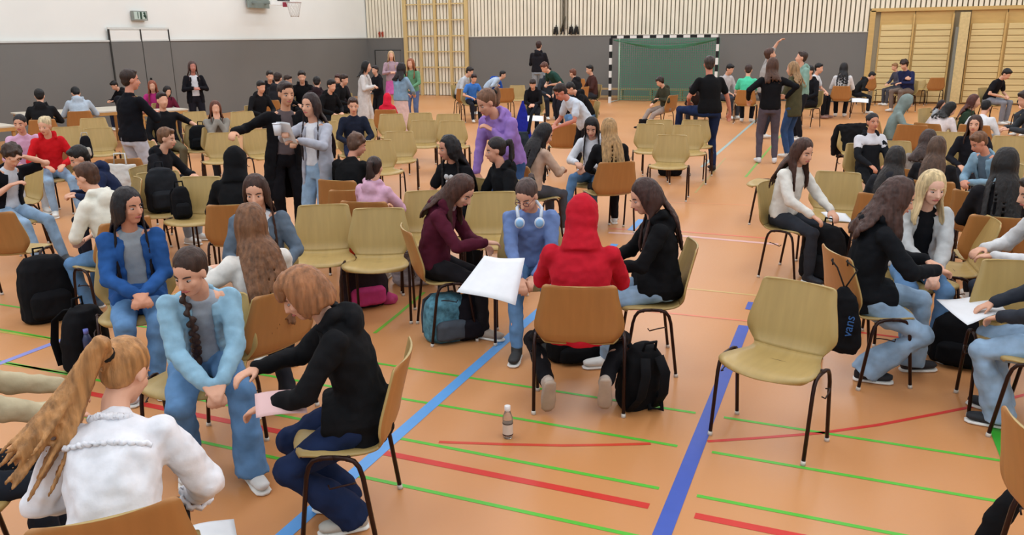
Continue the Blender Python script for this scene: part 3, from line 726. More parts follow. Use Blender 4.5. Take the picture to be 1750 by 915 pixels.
    for k in range(N):
        th = -122+244*(k+.5)/N+R2.randn()*3; t = R_(th); c_, s_ = math.cos(t), math.sin(t)
        L = hl*s*(.86+.25*R2.rand()); jj = R2.rand()*.012
        p0 = P(.025*s_, -.02-.02*c_, .132); p1 = scalp(th, .085, .82); p2 = scalp(th, .0, 1.08); p3 = scalp(th, -.075, 1.08)
        if c_ >= hf: # falls on the back
            q4 = nb+side*.125*s_*s+bn*(.105*c_+.035+jj)*s-d3*.03*s; q5 = nb+side*.135*s_*s+bn*(.135+jj)*s-d3*(.03*s+L*.55); q6 = nb+side*.12*s_*s+bn*(.130+jj)*s-d3*(.03*s+L)
        else: # falls in front of the shoulder
            q4 = nb+side*np.sign(s_)*.095*s-bn*.05*s+V(0, 0, .02)*s; q5 = nb+side*np.sign(s_)*(.095+.02*R2.rand())*s-bn*(.125+jj)*s-d3*(.05*s+L*.5); q6 = nb+side*np.sign(s_)*.09*s-bn*(.14+jj)*s-d3*(.04*s+L*.85)
            if lean >= 9:
                sg_ = np.sign(s_); h4 = P(sg_*.088, -.01-.06*c_*2, -.13); h5 = h4+down*L*.42-bn*.02*s+side*sg_*.012; h6 = h4+down*L*.85-bn*.015*s+side*sg_*.01
                q4, q5, q6 = h4, h5*.7+q5*.3, h6*.7+q6*.3
        lock([p0, p1, p2, p3, q4, q5, q6], (.017 if not curly else .02)*s, (.007 if not curly else .013)*s)
    mk('hair', mb, m, root, lk, 1, (.012 if curly else .005, .03 if curly else .02))
def find(s): return [o for o in bpy.data.objects if o.get('label') == 'person '+s][0]
# ================================================================ BAGS AND SMALL THINGS
def backpack(loc, a, label, col='#17171a', col2=None, h=.46, w=.30, d=.18, tilt=0, cat='backpack', pattern=None, z=0):
    t = empty('backpack', (loc[0], loc[1], z), a, label, cat); T = Rx(R_(tilt)); col2 = col2 or col
    q = lambda *p: T@np.array(p, float)
    m = cloth(col) if not pattern else pattern
    b = MB().loft([q(0, 0, 0.0), q(0, 0, .03), q(0, 0, h*.5), q(0, 0, h*.82), q(0, 0, h*.97), q(0, 0, h)], [(w*.44, d*.42), (w*.50, d*.5), (w*.5, d*.5), (w*.44, d*.44), (w*.3, d*.32), (w*.12, d*.12)], 16, power=.75)
    mk('bag_body', b, m, t, .011, 2, (.02, .09))
    p = MB().loft([q(0, d*.46, h*.08), q(0, d*.5, h*.14), q(0, d*.5, h*.42), q(0, d*.45, h*.5)], [(w*.32, .02), (w*.37, .045), (w*.36, .045), (w*.28, .02)], 14, power=.7)
    mk('front_pocket', p, cloth(col2), t, .011, 2, (.012, .07))
    for sx in (-1, 1):
        mk('strap', MB().loft([q(sx*w*.18, -d*.42, h*.93), q(sx*w*.26, -d*.75, h*.75), q(sx*w*.30, -d*.78, h*.4), q(sx*w*.36, -d*.45, h*.08)], [(.032, .008)]*4, 8), cloth(col2), t)
    mk('handle', MB().tube([q(-.04, -d*.2, h*.95), q(-.035, -d*.22, h+.045), q(.035, -d*.22, h+.045), q(.04, -d*.2, h*.95)], .009), cloth(col2), t)
    return t
def tote(loc, a, label, col='#cfc8bb', h=.36, w=.34, d=.12, z=0, handles=True, cat='bag', m=None):
    t = empty('tote_bag', (loc[0], loc[1], z), a, label, cat)
    mk('bag_body', MB().loft([(0, 0, 0), (0, 0, .03), (0, 0, h*.55), (.01, .01, h)], [(w*.40, d*.4), (w*.47, d*.5), (w*.5, d*.45), (w*.46, d*.2)], 16, power=.7), m or cloth(col), t, .011, 2, (.03, .08))
    if handles: mk('handle', MB().tube([(-w*.2, 0, h*.95), (-w*.17, .02, h+.12), (w*.17, .02, h+.12), (w*.2, 0, h*.95)], .010), cloth(col), t)
    return t
def draped(chair_obj, label, col='#151517', w=.26, front=.18, back=.34, sleeve=True, extra=None):
    """a jacket hung over the backrest of a chair"""
    c = chair_obj; t = empty('jacket', tuple(c.location), c.rotation_euler[2], label, 'jacket')
    pts = [(0, -.16, .80-front), (0, -.205, .74), (0, -.235, .81), (0, -.262, .838), (0, -.292, .80), (0, -.285, .70), (0, -.275, .80-back)]
    mk('jacket_body', MB().loft(pts, [(w*.85, .014), (w*.93, .018), (w, .02), (w*1.02, .022), (w*1.04, .024), (w*1.02, .028), (w*.95, .02)], 20, power=.7), cloth(col), t, .012, 2, (.035, .09))
    if sleeve:
        for sx in (-1, 1): mk('sleeve', MB().limb([(sx*w*.9, -.27, .79), (sx*w*1.08, -.29, .62), (sx*w*1.02, -.30, .42)], [.05, .048, .04]), cloth(extra or col), t, .012, 2, (.02, .08))
    return t
def sheet(c, a, w, h, label, tiltx=0, rolly=0, col='#dfe0e2', cat='paper', curl=.02, name='paper_sheet'):
    """a sheet of paper centred on c, turned a about z and then tipped"""
    t = MB(); n = 8; R = Rz(a)@Rx(R_(tiltx))@Ry(R_(rolly)); vs = []
    for i in range(n+1):
        for j in range(n+1):
            x, y = -w/2+w*i/n, -h/2+h*j/n; vs.append(R@V(x, y, curl*math.sin(3*x/w+1)*math.cos(2*y/h)))
    k = len(vs); nn = R@V(0, 0, -.0012); vs += [v+nn for v in vs]
    for i in range(n):
        for j in range(n):
            q = i*(n+1)+j; t.f.append((q, q+1, q+n+2, q+n+1)); t.f.append((k+q, k+q+n+1, k+q+n+2, k+q+1))
    bd = [(i*(n+1)) for i in range(n+1)]+[n*(n+1)+j for j in range(1, n+1)]+[i*(n+1)+n for i in range(n-1, -1, -1)]+[j for j in range(n-1, 0, -1)]
    for i in range(len(bd)): a_, b_ = bd[i], bd[(i+1) % len(bd)]; t.f.append((a_, b_, k+b_, k+a_))
    fs = t.f; t = MB().add(vs, fs)
    o = mk(name, t, plain('paper', col, .8)); o.location = tuple(c); return tag(o, label, cat)
def W(root, p):
    q = rz(p, root.rotation_euler[2]); return V(q[0]+root.location[0], q[1]+root.location[1], q[2])
LJ, MJ, DJ, NJ = jn('#8fa9c2'), jn('#5f84ac'), jn('#35507a'), jn('#1d2a4a')
GJ = jn('#8c98a3')
BK, BK2 = '#141416', '#1d1d20'
# ================================================================ NEAR PEOPLE AND THEIR CHAIRS
person('in white frilled blouse with long blond ponytail', 228, 578, 168, hp=34, hphi=140, lean=34, hair='pony', fling=(-.26, -.12, -.33), hc='#a9794a', top='#e3e2e6', style='blouse', bot='#1b1b1f', aR=(.22, .40, -.02), aL=(.16, .42, .02), cphi=176, hipoff=-.02, tw=-8, shoe='#e0e0e0', chl='plywood chair in the left foreground seen from behind')
P1 = bpy.data.objects['person']
person('in light blue cardigan with long dark braid', 312, 430, 4, hphi=-38, hp=22, lean=30, hair='braid', hc='#3a2820', top='#8fb6cc', style='open', inner='#9aa3ad', bot=MJ, fit=1.35, aR=(.045, .52, .02), aL=(.035, .52, .02), fR=(.17, .25), fL=(.14, .50), cphi=-22, shoe='#d3d0cc', hem=.04)
person('with copper bobbed hair in black hooded coat', 488, 464, -97, hp=34, lean=14, hair='bob', hc='#90603e', top=BK, style='hoodie', bot=NJ, fit=1.3, aR=(.10, .50, .22), aL=(.10, .46, .10), fR=(.10, .12), fL=(.08, .08), cphi=-104, shoe='#b9b3a8', hem=.10, slouch=1.6)
person('in blue denim jacket with long black hair', 217, 321, 2, hphi=38, hp=6, lean=8, hair='long', hc='#191315', top='#27508a', style='open', inner='#8e959c', bot=MJ, aR=(.035, .36, .10), aL=(.035, .36, .10), shoe='#c9cbd2', fR=(.12, .46), fL=(.02, .44), skin='#c98d70', hl=.5, hem=.05, fit=1.15)
person('with long wavy brown hair in white sweater and black vest', 424, 347, -158, hp=8, hphi=-170, lean=12, roll=4, hair='long', hc='#6f4a30', top='#d8d2ca', style='sweater', bot='#26262b', aL=(.20, .30, .36), aR='lap', cphi=-142, wav=.02, hl=.46, shoe='#e2e2e2', fR=(.16, .05), fL=(.1, .1))
person('in grey cardigan over white shirt with brown hair', 433, 301, 2, hphi=-12, hp=16, lean=8, hair='long', hc='#3b241b', top='#5d6a78', style='open', inner='#e3e3e6', bot='#20242c', hl=.38)
person('in cream hooded sweater with cropped brown hair', 138, 279, -140, hphi=-125, hp=20, lean=14, hair='short', hc='#4a3022', top='#dcd8ca', style='hoodie', bot=MJ, cphi=-152, aR=(.10, .36, .1), fR=(.15, .5), fL=(.1, .3), shoe='#6b8094')
person('in black vest raising an arm to bowed head', 22, 250, 32, hphi=20, hp=38, lean=20, hair='mop', hc='#3a2a22', top='#15151a', style='open', inner='#c9ced6', sl='short', bot=LJ, cphi=62, aL=(.09, .06, -.01, 0), aR=(.10, .30, .30), fR=(.05, .5), fL=(.22, .52), shoe='#55585c')
person('in navy jacket with dark hair facing left', 122, 252, -82, hp=30, lean=28, hair='short', hc='#1b1614', top='#1e2742', style='zip', bot='#1c1f2b', aR='write', aL='write')
person('wearing pink sweater with dark tied hair', 31, 196, 5, hphi=-20, lean=12, hair='pony', hc='#191416', top='#cda3bf', style='sweater', bot='#bfc3c6', hp=10, skin='#cf9a7d')
person('in bright red hooded sweater with bleached hair', 72, 200, 8, hphi=-28, lean=16, hair='bun', hc='#c9b48e', top='#c41a22', style='hoodie', bot=LJ, hp=16, fL=(.2, .5), cphi=-20)
person('in dark jacket writing at the long table', 66, 152, 176, hp=18, lean=16, hair='short', hc='#161414', top='#19191b', style='zip', bot='#18181b', aR='write', aL='write', wid=1.05, d=13.9)
person('in pale blue shirt bowed over the long table', 126, 151, 178, hphi=-165, hp=45, lean=26, roll=0, hair='short', hc='#141212', top='#aab6c2', style='hoodie', bot='#22242a', aR='write', aL='write', wid=1.05, d=13.7)
person('in black top reading at the table behind standing man', 190, 140, -60, hp=40, lean=20, hair='short', hc='#14110f', top='#141417', style='zip', bot='#22283a', aR='write', aL='write')
person('with curly red hair and pink top at the table', 259, 138, -5, hp=12, lean=10, hair='curly', hc='#8a4a34', top='#b02f74', style='sweater', bot='#30303a', hl=.25, d=17.6)
person('in maroon top with dark hair beside the pink one', 287, 148, 25, hp=30, lean=18, hair='long', hc='#1e1613', top='#6d2338', style='sweater', bot='#30303a', hl=.25, d=17.2)
person('wearing black t-shirt with arm over chair back', 276, 157, 12, hphi=20, hp=6, lean=-4, hair='short', hc='#2a1b17', top='#131316', style='tee', sl='roll', bot='#5f5844', aL=(.46, .02, .26), aR=(.2, .2, .0), wid=1.1, d=11.6)
person('in black hoodie with sandy fringe looking right', 286, 218, 55, hphi=70, hp=14, lean=14, hair='short', hc='#6b4a33', top='#17171b', style='hoodie', bot=GJ, aR='write', aL='write')
person('with long auburn hair and hands at mouth', 367, 172, 5, hp=8, lean=12, hair='long', hc='#5f3526', top='#8a857c', style='sweater', bot='#2a2a2e', aR='mouth', aL='mouth', hl=.35)
person('in black raised hood seen from behind', 400, 252, 170, hp=12, lean=14, hood=True, top='#121214', style='hoodie', bot='#16161a', hair='short', hc='#3d2a22', aR='lap', aL='lap')
# maroon / red hoodie circle
person('in maroon sweater holding a big white sheet', 804, 306, 72, hphi=62, hp=42, lean=14, hair='long', hc='#42281f', top='#4f1a2b', style='hoodie', bot='#1b191c', aR=(.04, .46, .20), aL=(.08, .40, .16), cphi=102, hl=.16, hf=.4, collar='#9c8d90', wav=.02, fR=(.02, .42), fL=(.02, .28), shoe='#a89a8c', slouch=1.8)
person('in blue top with headphones round the neck', 893, 312, 0, hphi=-28, hp=34, lean=22, hair='pony', hc='#4a3a36', top='#6d84b4', style='sweater', bot=MJ, aR=(.10, .52, .0), aL=(.03, .44, .02), glasses=True, fR=(.12, .55), fL=(.1, .3), shoe='#333333')
PH = bpy.data.objects[-1] if False else None
person('in red hoodie with hood pulled up', 995, 336, 178, hp=22, lean=10, hood=True, hair='short', top='#b81b2b', style='hoodie', bot='#19171a', aR='write', aL='write', fR=(.17, -.05, .20, .15, (0, .3, -.95)), fL=(.20, -.08, .20, .15, (-.1, .3, -.95)), shoe='#b3a396', sole='#b09c8a', wid=1.18, hem=.10, cphi=179)
person('with long brown hair in black hooded jacket', 1090, 308, -82, hphi=-80, hp=26, lean=6, hair='long', hc='#3a2520', top='#111113', style='hoodie', bot=LJ, aR=(.08, .40, .16), aL=(.08, .38, .16), cphi=-84, hl=.24, hf=.75, fR=(.1, .4), hem=.05)
# right foreground circle
person('in white knitted sweater with long dark brown hair', 1380, 238, 58, hphi=50, hp=20, lean=10, hair='long', hc='#40281f', top='#d8d4cb', style='sweater', bot='#2e3138', aR='knees', aL='knees', cphi=70, hl=.26, hf=.35, wav=.02, shoe='#23252b')
person('with curly brown hair in black hooded coat', 1552, 306, 106, hphi=112, hp=24, d=4.85, smin=.75, lean=9, hair='curly', hc='#45302a', top='#131519', style='hoodie', bot=LJ, aR='write', aL='write', cphi=118, hl=.12, hf=.5, wav=.02, collar='#b9b9bb', fR=(.12, .05), fL=(.1, .4), shoe='#26262a', fit=1.4, hem=.08)
person('with straight blond hair in light grey hoodie', 1600, 293, 18, hphi=30, hp=14, lean=16, hair='long', hc='#c9b185', top='#b3b5b5', style='open', inner='#15161a', bot=MJ, aR=(.04, .46, .06), aL=(.03, .46, .06), hl=.12, hf=.3, skin='#e3b49c')
person('in white hooded jacket cut by the right edge', 1762, 300, -70, hp=20, lean=12, hair='short', hc='#2a201c', top='#d2d2d2', style='hoodie', bot='#3a4250', aR='write', aL='write')
person('in light jeans at the right edge, mostly outside', 1795, 352, -95, hp=20, lean=8, hair='short', hc='#2a201c', top='#30343c', style='hoodie', bot=LJ, aR=(.16, .42, .10), aL='lap', fR=(.12, .30), fL=(.1, .26), fit=1.35, shoe='#2a2c30')
person('in beige sleeves at the left edge', -78, 505, 88, hp=20, lean=16, hair='short', hc='#2a201c', top='#b5a88a', style='hoodie', bot='#20242c', aR=(.10, .62, .16), aL=(.14, .58, .22), cphi=86, fR=(.12, .42), fL=(.08, .5), shoe='#1a1a1e')
# ================================================================ MIDDLE
person('standing in long black coat behind the pale blazer', 488, 139, 8, sit=False, d=8.3, hphi=22, hp=10, roll=-5, lean=3, hair='short', hc='#2a1d1a', top='#111013', style='coat', inner='#5c5152', hem=.42, bot='#131216', aR=(.50, .12, .30), aL=(.12, .34, .20), skin='#cf9878', wid=1.08)
person('standing in pale grey blazer holding papers', 528, 159, -38, sit=False, d=7.9, hphi=-40, hp=4, lean=0, hair='long', hc='#2a1a18', top='#a9aab4', style='open', inner='#d8d8dc', hem=.20, bot=LJ, aR=(.06, .44, .42), aL=(.08, .38, .34), shoe='#cfcbd2', hl=.42, skin='#cf9a7e', fit=1.15)
person('in black sweater with tousled light brown hair', 616, 228, 150, hphi=110, hp=24, lean=16, hair='mop', hc='#5b4133', top='#121214', style='sweater', bot='#17171a', aR='write', aL='write', cphi=150, skin='#c98d75')
person('child in pink hooded jacket seen from behind', 640, 267, 150, hphi=165, hp=10, lean=8, hair='pony', hc='#30201c', top='#cfa3b8', style='hoodie', bot='#c9b9a0', s=.78, hl=.16, cphi=160, aR='write', aL='write')
person('in black t-shirt with white print and long curls', 762, 232, -38, hphi=-72, hp=12, lean=8, hair='curly', hc='#141012', top='#131215', style='tee', sl='short', bot='#1a1a1e', hl=.42, aR='lap', aL='lap', skin='#c48a70')
PB = bpy.data.objects[-1] if 0 else None
person('leaning forward in lilac zip jacket', 822, 155, -42, sit=False, d=7.7, lean=26, hphi=-62, hp=30, hair='pony', hc='#6d4c38', top='#9272b4', style='zip', bot=DJ, aL=(.05, .30, .32), aR=(.16, .36, -.20), hl=.14, wid=1.08, skin='#cf967c')
person('in black jacket with low ponytail facing left', 843, 235, -62, hphi=-80, hp=12, lean=6, hair='pony', hc='#231c1c', top='#121316', style='zip', bot='#17181c', hl=.22, skin='#cf967c')
person('in beige sweater with very long black hair', 938, 212, 130, hphi=110, hp=28, lean=14, hair='long', hc='#141013', top='#b59a86', style='sweater', bot='#4c4c52', hl=.52, aR='write', aL='write', fR=(.1, .45))
person('in white jacket with straight black hair looking down', 1010, 203, -18, hphi=-8, hp=30, lean=14, hair='long', hc='#120e10', top='#cfd2d8', style='zip', bot=MJ, hl=.40, aR='write', aL='clasp', skin='#cf9d84', shoe='#3b3f36', fR=(.2, .6, .2), fL=(.1, .5))
person('with wavy blond hair and black top from behind', 1040, 202, -165, hp=14, lean=6, hair='long', hc='#9c7a4f', top='#151518', style='sweater', bot='#17171b', hl=.38, wav=.02, cphi=-160, fR=(.2, .5))
person('in plain white t-shirt bending over', 950, 146, -62, sit=False, d=11.5, lean=42, hphi=-70, hp=40, hair='short', hc='#2c1d18', top='#c4ccd6', style='tee', sl='short', bot='#1b191c', aR=(.1, .50, .0), aL=(.1, .52, .0), skin='#c07a64')
person('in black jacket with white shoulder seated with red sleeves', 910, 137, -5, hp=40, lean=14, hair='short', hc='#2a1c18', top='#151417', style='zip', bot='#1a1a1e', aR='clasp', aL='clasp')
person('standing in green t-shirt bending left', 926, 108, -60, sit=False, d=19, lean=42, hp=40, hair='short', hc='#5a382c', top='#24423a', style='tee', sl='short', bot='#22242c')
person('standing in dark jacket facing the grey wall', 921, 70, 165, sit=False, d=25.5, lean=2, hp=5, hair='short', hc='#3a2622', top='#1c1b20', style='zip', bot=GJ, wid=1.1, aR='belly', aL='belly')
person('in dark top behind the green t-shirt', 938, 114, 20, lean=10, hp=20, hair='short', hc='#22201f', top='#30353c', style='zip', bot='#20242c', d=21)
person('hunched in black jacket beside white sleeve', 968, 143, -75, hp=45, lean=34, hair='short', hc='#1e1b1c', top='#141416', style='zip', bot=MJ, aR='write', aL='write', d=15)
person('in black jacket with light brown hair near bench', 977, 118, -120, hp=20, lean=16, hair='short', hc='#6a4030', top='#1d1c1f', style='zip', bot='#202024', d=21.5)
person('in brown sweater on a chair by the goal', 1006, 111, -70, hp=16, lean=4, hair='short', hc='#1c1816', top='#452a26', style='sweater', bot='#33343a', d=22)
person('in white shirt bending at the far chairs', 806, 115, 70, hp=30, lean=26, hair='short', hc='#241c1a', top='#b9bcc0', style='sweater', bot='#3a3c44', d=22.5)
person('in bright blue top before the white shirt', 811, 127, 20, hp=30, lean=20, hair='short', hc='#2c1a18', top='#3f78c8', style='tee', sl='short', bot='#22242c', d=20.5, s=.9)
person('bent forward in white shirt at far chairs', 861, 121, 80, sit=False, lean=60, hp=20, hair='short', hc='#1b1818', top='#aebccc', style='sweater', bot='#33343c', d=21.5)
person('in olive jacket with lanyard on orange chair', 1124, 132, -58, hphi=-66, hp=34, lean=10, hair='mop', hc='#2d1f1a', top='#3b3a2c', style='zip', bot='#9a8a80', aR='lap', aL='belly', cphi=-122, fR=(.1, .66, .16), fL=(.06, .60), shoe='#18181a')
person('bowed low with black hair by the bench', 1181, 147, -30, lean=40, hp=40, hair='short', hc='#141112', top='#2c2322', style='zip', bot='#2a2a30', d=19)
person('standing in black polo with one foot on a chair', 1213, 95, -150, sit=False, d=12.6, lean=4, hphi=-172, hp=4, hair='short', hc='#3a2f2a', top='#111113', style='tee', sl='short', bot=NJ, fR=(.10, -.02), fL=(.28, .45, .52, .5), aL=(.20, .28, .10), aR=(.40, .05, -.10), wid=1.15, skin='#c58068', shoe='#26262c')
person('in white top seated behind the man in polo', 1251, 110, 45, hp=30, lean=10, hair='short', hc='#161313', top='#b9b3b3', style='sweater', bot='#3a3c44', d=20.5)
person('in mint green t-shirt seen from behind', 1280, 110, 175, hp=14, lean=8, hair='short', hc='#3a2a24', top='#4fc49a', style='tee', sl='short', bot='#1c1c22', d=19.5)
person('standing in grey shirt pointing upward', 1315, 82, 110, sit=False, d=16.5, lean=4, hp=-8, hair='short', hc='#4a3128', top='#9c9894', style='tee', sl='roll', bot='#2b2e38', aL=(.16, .30, .98), aR='hang', skin='#cf9a7e')
person('standing in black sweater, grey trousers, hand on hip', 1322, 98, -170, sit=False, d=13.3, lean=2, hphi=160, hp=4, hair='long', hc='#4a3022', top='#131316', style='sweater', bot='#57505a', aR='hip', aL=(.34, .12, .12), hl=.12, shoe='#d8d8da', fR=(.13, -.02), fL=(.12, .02), fit=.95)
person('standing in olive jacket with blond hair', 1354, 105, -120, sit=False, d=13.9, lean=2, hphi=-110, hp=8, hair='long', hc='#94734f', top='#4d4a34', style='zip', bot=DJ, hl=.16, aR='belly', aL='belly', hem=.12)
person('standing in mint hoodie looking left', 1372, 87, -60, sit=False, d=16, lean=2, hphi=-80, hp=-4, hair='short', hc='#3c2e28', top='#7f9f92', style='hoodie', bot='#1b1c22', aR='belly', aL='belly')
person('in dark coat on a chair behind olive jacket', 1383, 112, -40, lean=6, hp=10, hair='short', hc='#1c1818', top='#141418', style='zip', bot='#17171b', d=18.5, fL=(.1, .75, .25))
person('in white t-shirt and cap facing right', 1402, 108, 65, hp=14, lean=10, hair='short', hc='#141212', top='#d6d6d8', style='tee', sl='short', bot='#141418', d=20.5, shoe='#8a6a60')
person('with long black hair over white sleeves from behind', 1443, 107, 178, hp=10, lean=6, hair='long', hc='#151214', top='#d2d0d0', style='sweater', bot='#1b1b20', hl=.32, d=20.5)
person('hunched in black by the padding edge', 1495, 124, 95, hp=40, lean=38, hair='short', hc='#161414', top='#1a1b1d', style='zip', bot='#232429', d=21.5)
person('in navy sweater with dark curly hair', 1544, 102, -35, hp=26, lean=16, hair='mop', hc='#2b1712', top='#22284a', style='sweater', bot='#7a6a60', d=21.8, aR='cross', aL='write')
person('with sandy hair behind the navy sweater', 1528, 108, -60, hp=20, lean=12, hair='short', hc='#8a6440', top='#4a4a58', style='sweater', bot='#4a4a50', d=23.8)
person('in black t-shirt bowed forward before the cupboard', 1727, 119, 62, hp=40, lean=24, hair='short', hc='#1c1512', top='#17161a', style='tee', sl='short', bot='#7e8088', d=18.5)
person('in black top at the right edge by the cupboard', 1762, 134, -30, hp=20, lean=14, hair='short', hc='#1c1512', top='#121214', style='zip', bot='#3a3d44', d=17)
# right middle group
person('in grey green hoodie with raised hood', 1556, 163, 95, hphi=100, hp=24, lean=14, hood=True, hair='short', top='#7c8a86', style='hoodie', bot='#55565c', d=12.2, aR='write', aL='write')
person('in light jacket with dark hair turning right', 1612, 171, 60, hp=14, lean=14, hair='long', hc='#2a1c1a', top='#9fa4a8', style='zip', bot='#2a2c34', hl=.15, d=14.2, smin=.6)
person('bent over in white sweater with black hair', 1632, 176, 150, hphi=110, hp=34, lean=34, hair='long', hc='#15110f', top='#d6c9c6', style='sweater', bot='#30323a', hl=.14, d=12, wid=1.1)
person('in dark green top with reddish brown hair', 1668, 161, 75, hp=8, lean=6, hair='long', hc='#552e26', top='#2f4030', style='sweater', bot='#2a2c34', hl=.28, d=13.2)
person('with bowed black hair and white collar', 1688, 172, 165, hp=30, lean=22, hair='short', hc='#141112', top='#d8d8da', style='sweater', bot='#30323a', d=12.6)
person('in charcoal hoodie leaning in from the right edge', 1748, 155, -70, hp=26, lean=18, hair='short', hc='#33251f', top='#3b3e42', style='hoodie', bot='#2c3038', d=11.5, aR='write', aL='write')
person('smiling in black and white striped jacket', 1493, 193, 25, hphi=28, hp=2, lean=-4, hair='bun', hc='#20181a', top='#1a1c20', style='zip', bot='#16171a', skin='#c98c70', d=10.2, yoke='#cfcfd4')
person('with chin length brown hair looking at camera', 1668, 197, -2, hphi=-8, hp=4, lean=12, hair='long', hc='#3a2620', top='#1c1c22', style='sweater', bot='#2a2a30', hl=.12, d=9.6)
person('with short light brown hair in pale denim jacket', 1666, 228, -42, hphi=-58, hp=34, lean=20, hair='short', hc='#6a4a34', top='#7f9db0', style='open', inner='#5d7080', bot='#4a5260', aR='clasp', aL='clasp', d=8.2, skin='#cf8f74')
person('with small brown head before the orange chair', 1590, 222, 165, hp=20, lean=14, hair='long', hc='#3b2a24', top='#8a8078', style='sweater', bot='#2a2a30', hl=.12, d=8.9)
person('with long straight brown hair seen from behind', 1604, 233, 176, hp=12, lean=10, hair='long', hc='#4f392b', top='#1b1a1d', style='sweater', bot='#26262c', hl=.40, d=7.8, wid=1.02)
person('with straight black hair and dark hooded coat', 1534, 250, 170, hp=14, lean=12, hair='long', hc='#1c1614', top='#26272c', style='hoodie', bot='#2a2a30', hl=.26, d=7.2)
person('with long wavy black hair near the right edge', 1722, 252, -175, hp=8, lean=8, hair='long', hc='#15100f', top='#1a181b', style='sweater', bot='#1c1c20', hl=.5, wav=.015, d=6.0)
# left standing
person('standing in black shirt and pale trousers', 221, 118, 128, sit=False, d=10.0, lean=0, hphi=105, hp=6, hair='short', hc='#2f211b', top='#0f1016', style='tee', sl='roll', bot='#b5b5be', aR=(.10, .30, .28), aL=(.12, .30, .26), wid=1.12, skin='#c98a72')
person('standing in black cardigan before the grey wall', 328, 104, 10, sit=False, d=17.5, lean=0, hp=6, hair='long', hc='#4a3530', top='#141318', style='open', inner='#cfcfd4', bot='#1c1b22', hl=.10, aR='belly', aL='belly', hem=.08, skin='#b87868')
# far left seated group in dark clothes
G1 = [('short hair, black top, leftmost of the wall group', 447, 138, 30, '#1f1b1a', '#17171a', 15.5), ('white collar under black vest by the grey wall', 461, 121, 10, '#2c2420', '#1c1c20', 19.8),
      ('dark brown hair between two seated boys', 476, 124, 150, '#2e1f1a', '#222226', 18.3), ('brown hair and blue grey top in wall group', 494, 128, 60, '#3a2a22', '#5f6c86', 16.5),
      ('black top and fringe facing the camera', 515, 121, 0, '#241a16', '#121214', 18.5), ('dark maroon top with back to camera', 541, 131, 175, '#1d1715', '#2a1c20', 16.5),
      ('black coat leaning over the chair row', 568, 136, 40, '#1a1513', '#111113', 14), ('reddish dark hair behind the black coats', 576, 127, -20, '#3a1e1a', '#2a2024', 19.5), ('brown hair and black coat reaching right', 590, 127, 60, '#33241c', '#141416', 16.8)]
for w_, x_, y_, p_, hc_1, tc_, d_ in G1:
    person('with '+w_ if not w_.startswith('reddish') else 'with '+w_, x_, y_, p_, d=d_, hp=20, lean=14, hair='short', hc=hc_1, top=tc_, style='zip', bot='#16171b')
person('small child with brown hair beside the white coat', 603, 167, 5, d=11.8, hp=16, lean=8, hair='short', hc='#3a261e', top='#1c2232', style='sweater', bot='#1c2540')
person('standing in long white coat with black hair', 627, 104, 70, sit=False, d=17.6, lean=4, hp=8, hair='long', hc='#14100f', top='#cbc6c2', style='coat', inner='#b8b2ae', hem=.45, bot='#d0ccc8', hl=.10, aR='belly', aL='belly', fR=(.12, -.05), fit=1.3)
person('standing in dark jacket half hidden by white coat', 640, 112, -50, sit=False, d=19.5, lean=2, hp=8, hair='short', hc='#241c1c', top='#17171b', style='zip', bot='#1c1c20')
person('standing with blond hair and pink top', 668, 87, 5, sit=False, d=23.5, lean=0, hp=4, hair='long', hc='#b59670', top='#a88f98', style='sweater', bot='#c060a0', legs='skirt', hl=.22, aR='belly', aL='belly', skirtlen=.42)
person('standing in light blue denim jacket with black hair', 687, 107, 140, sit=False, d=17, lean=2, hp=8, hair='curly', hc='#1c1214', top='#7f9bb2', style='open', inner='#9ab0c0', bot='#d3b4ac', legs='skirt', skirtlen=.75, hl=.10)
person('standing in green top with wavy red hair', 701, 100, -20, sit=False, d=19.5, lean=0, hp=8, hair='curly', hc='#8a4f30', top='#5f8c6a', style='sweater', bot='#5a6a90', hl=.18)
person('child in red hooded jacket from behind', 662, 160, 170, d=15.5, hp=20, lean=6, hood=True, hair='short', top='#cf2038', style='hoodie', bot='#2a2228', smin=.6)
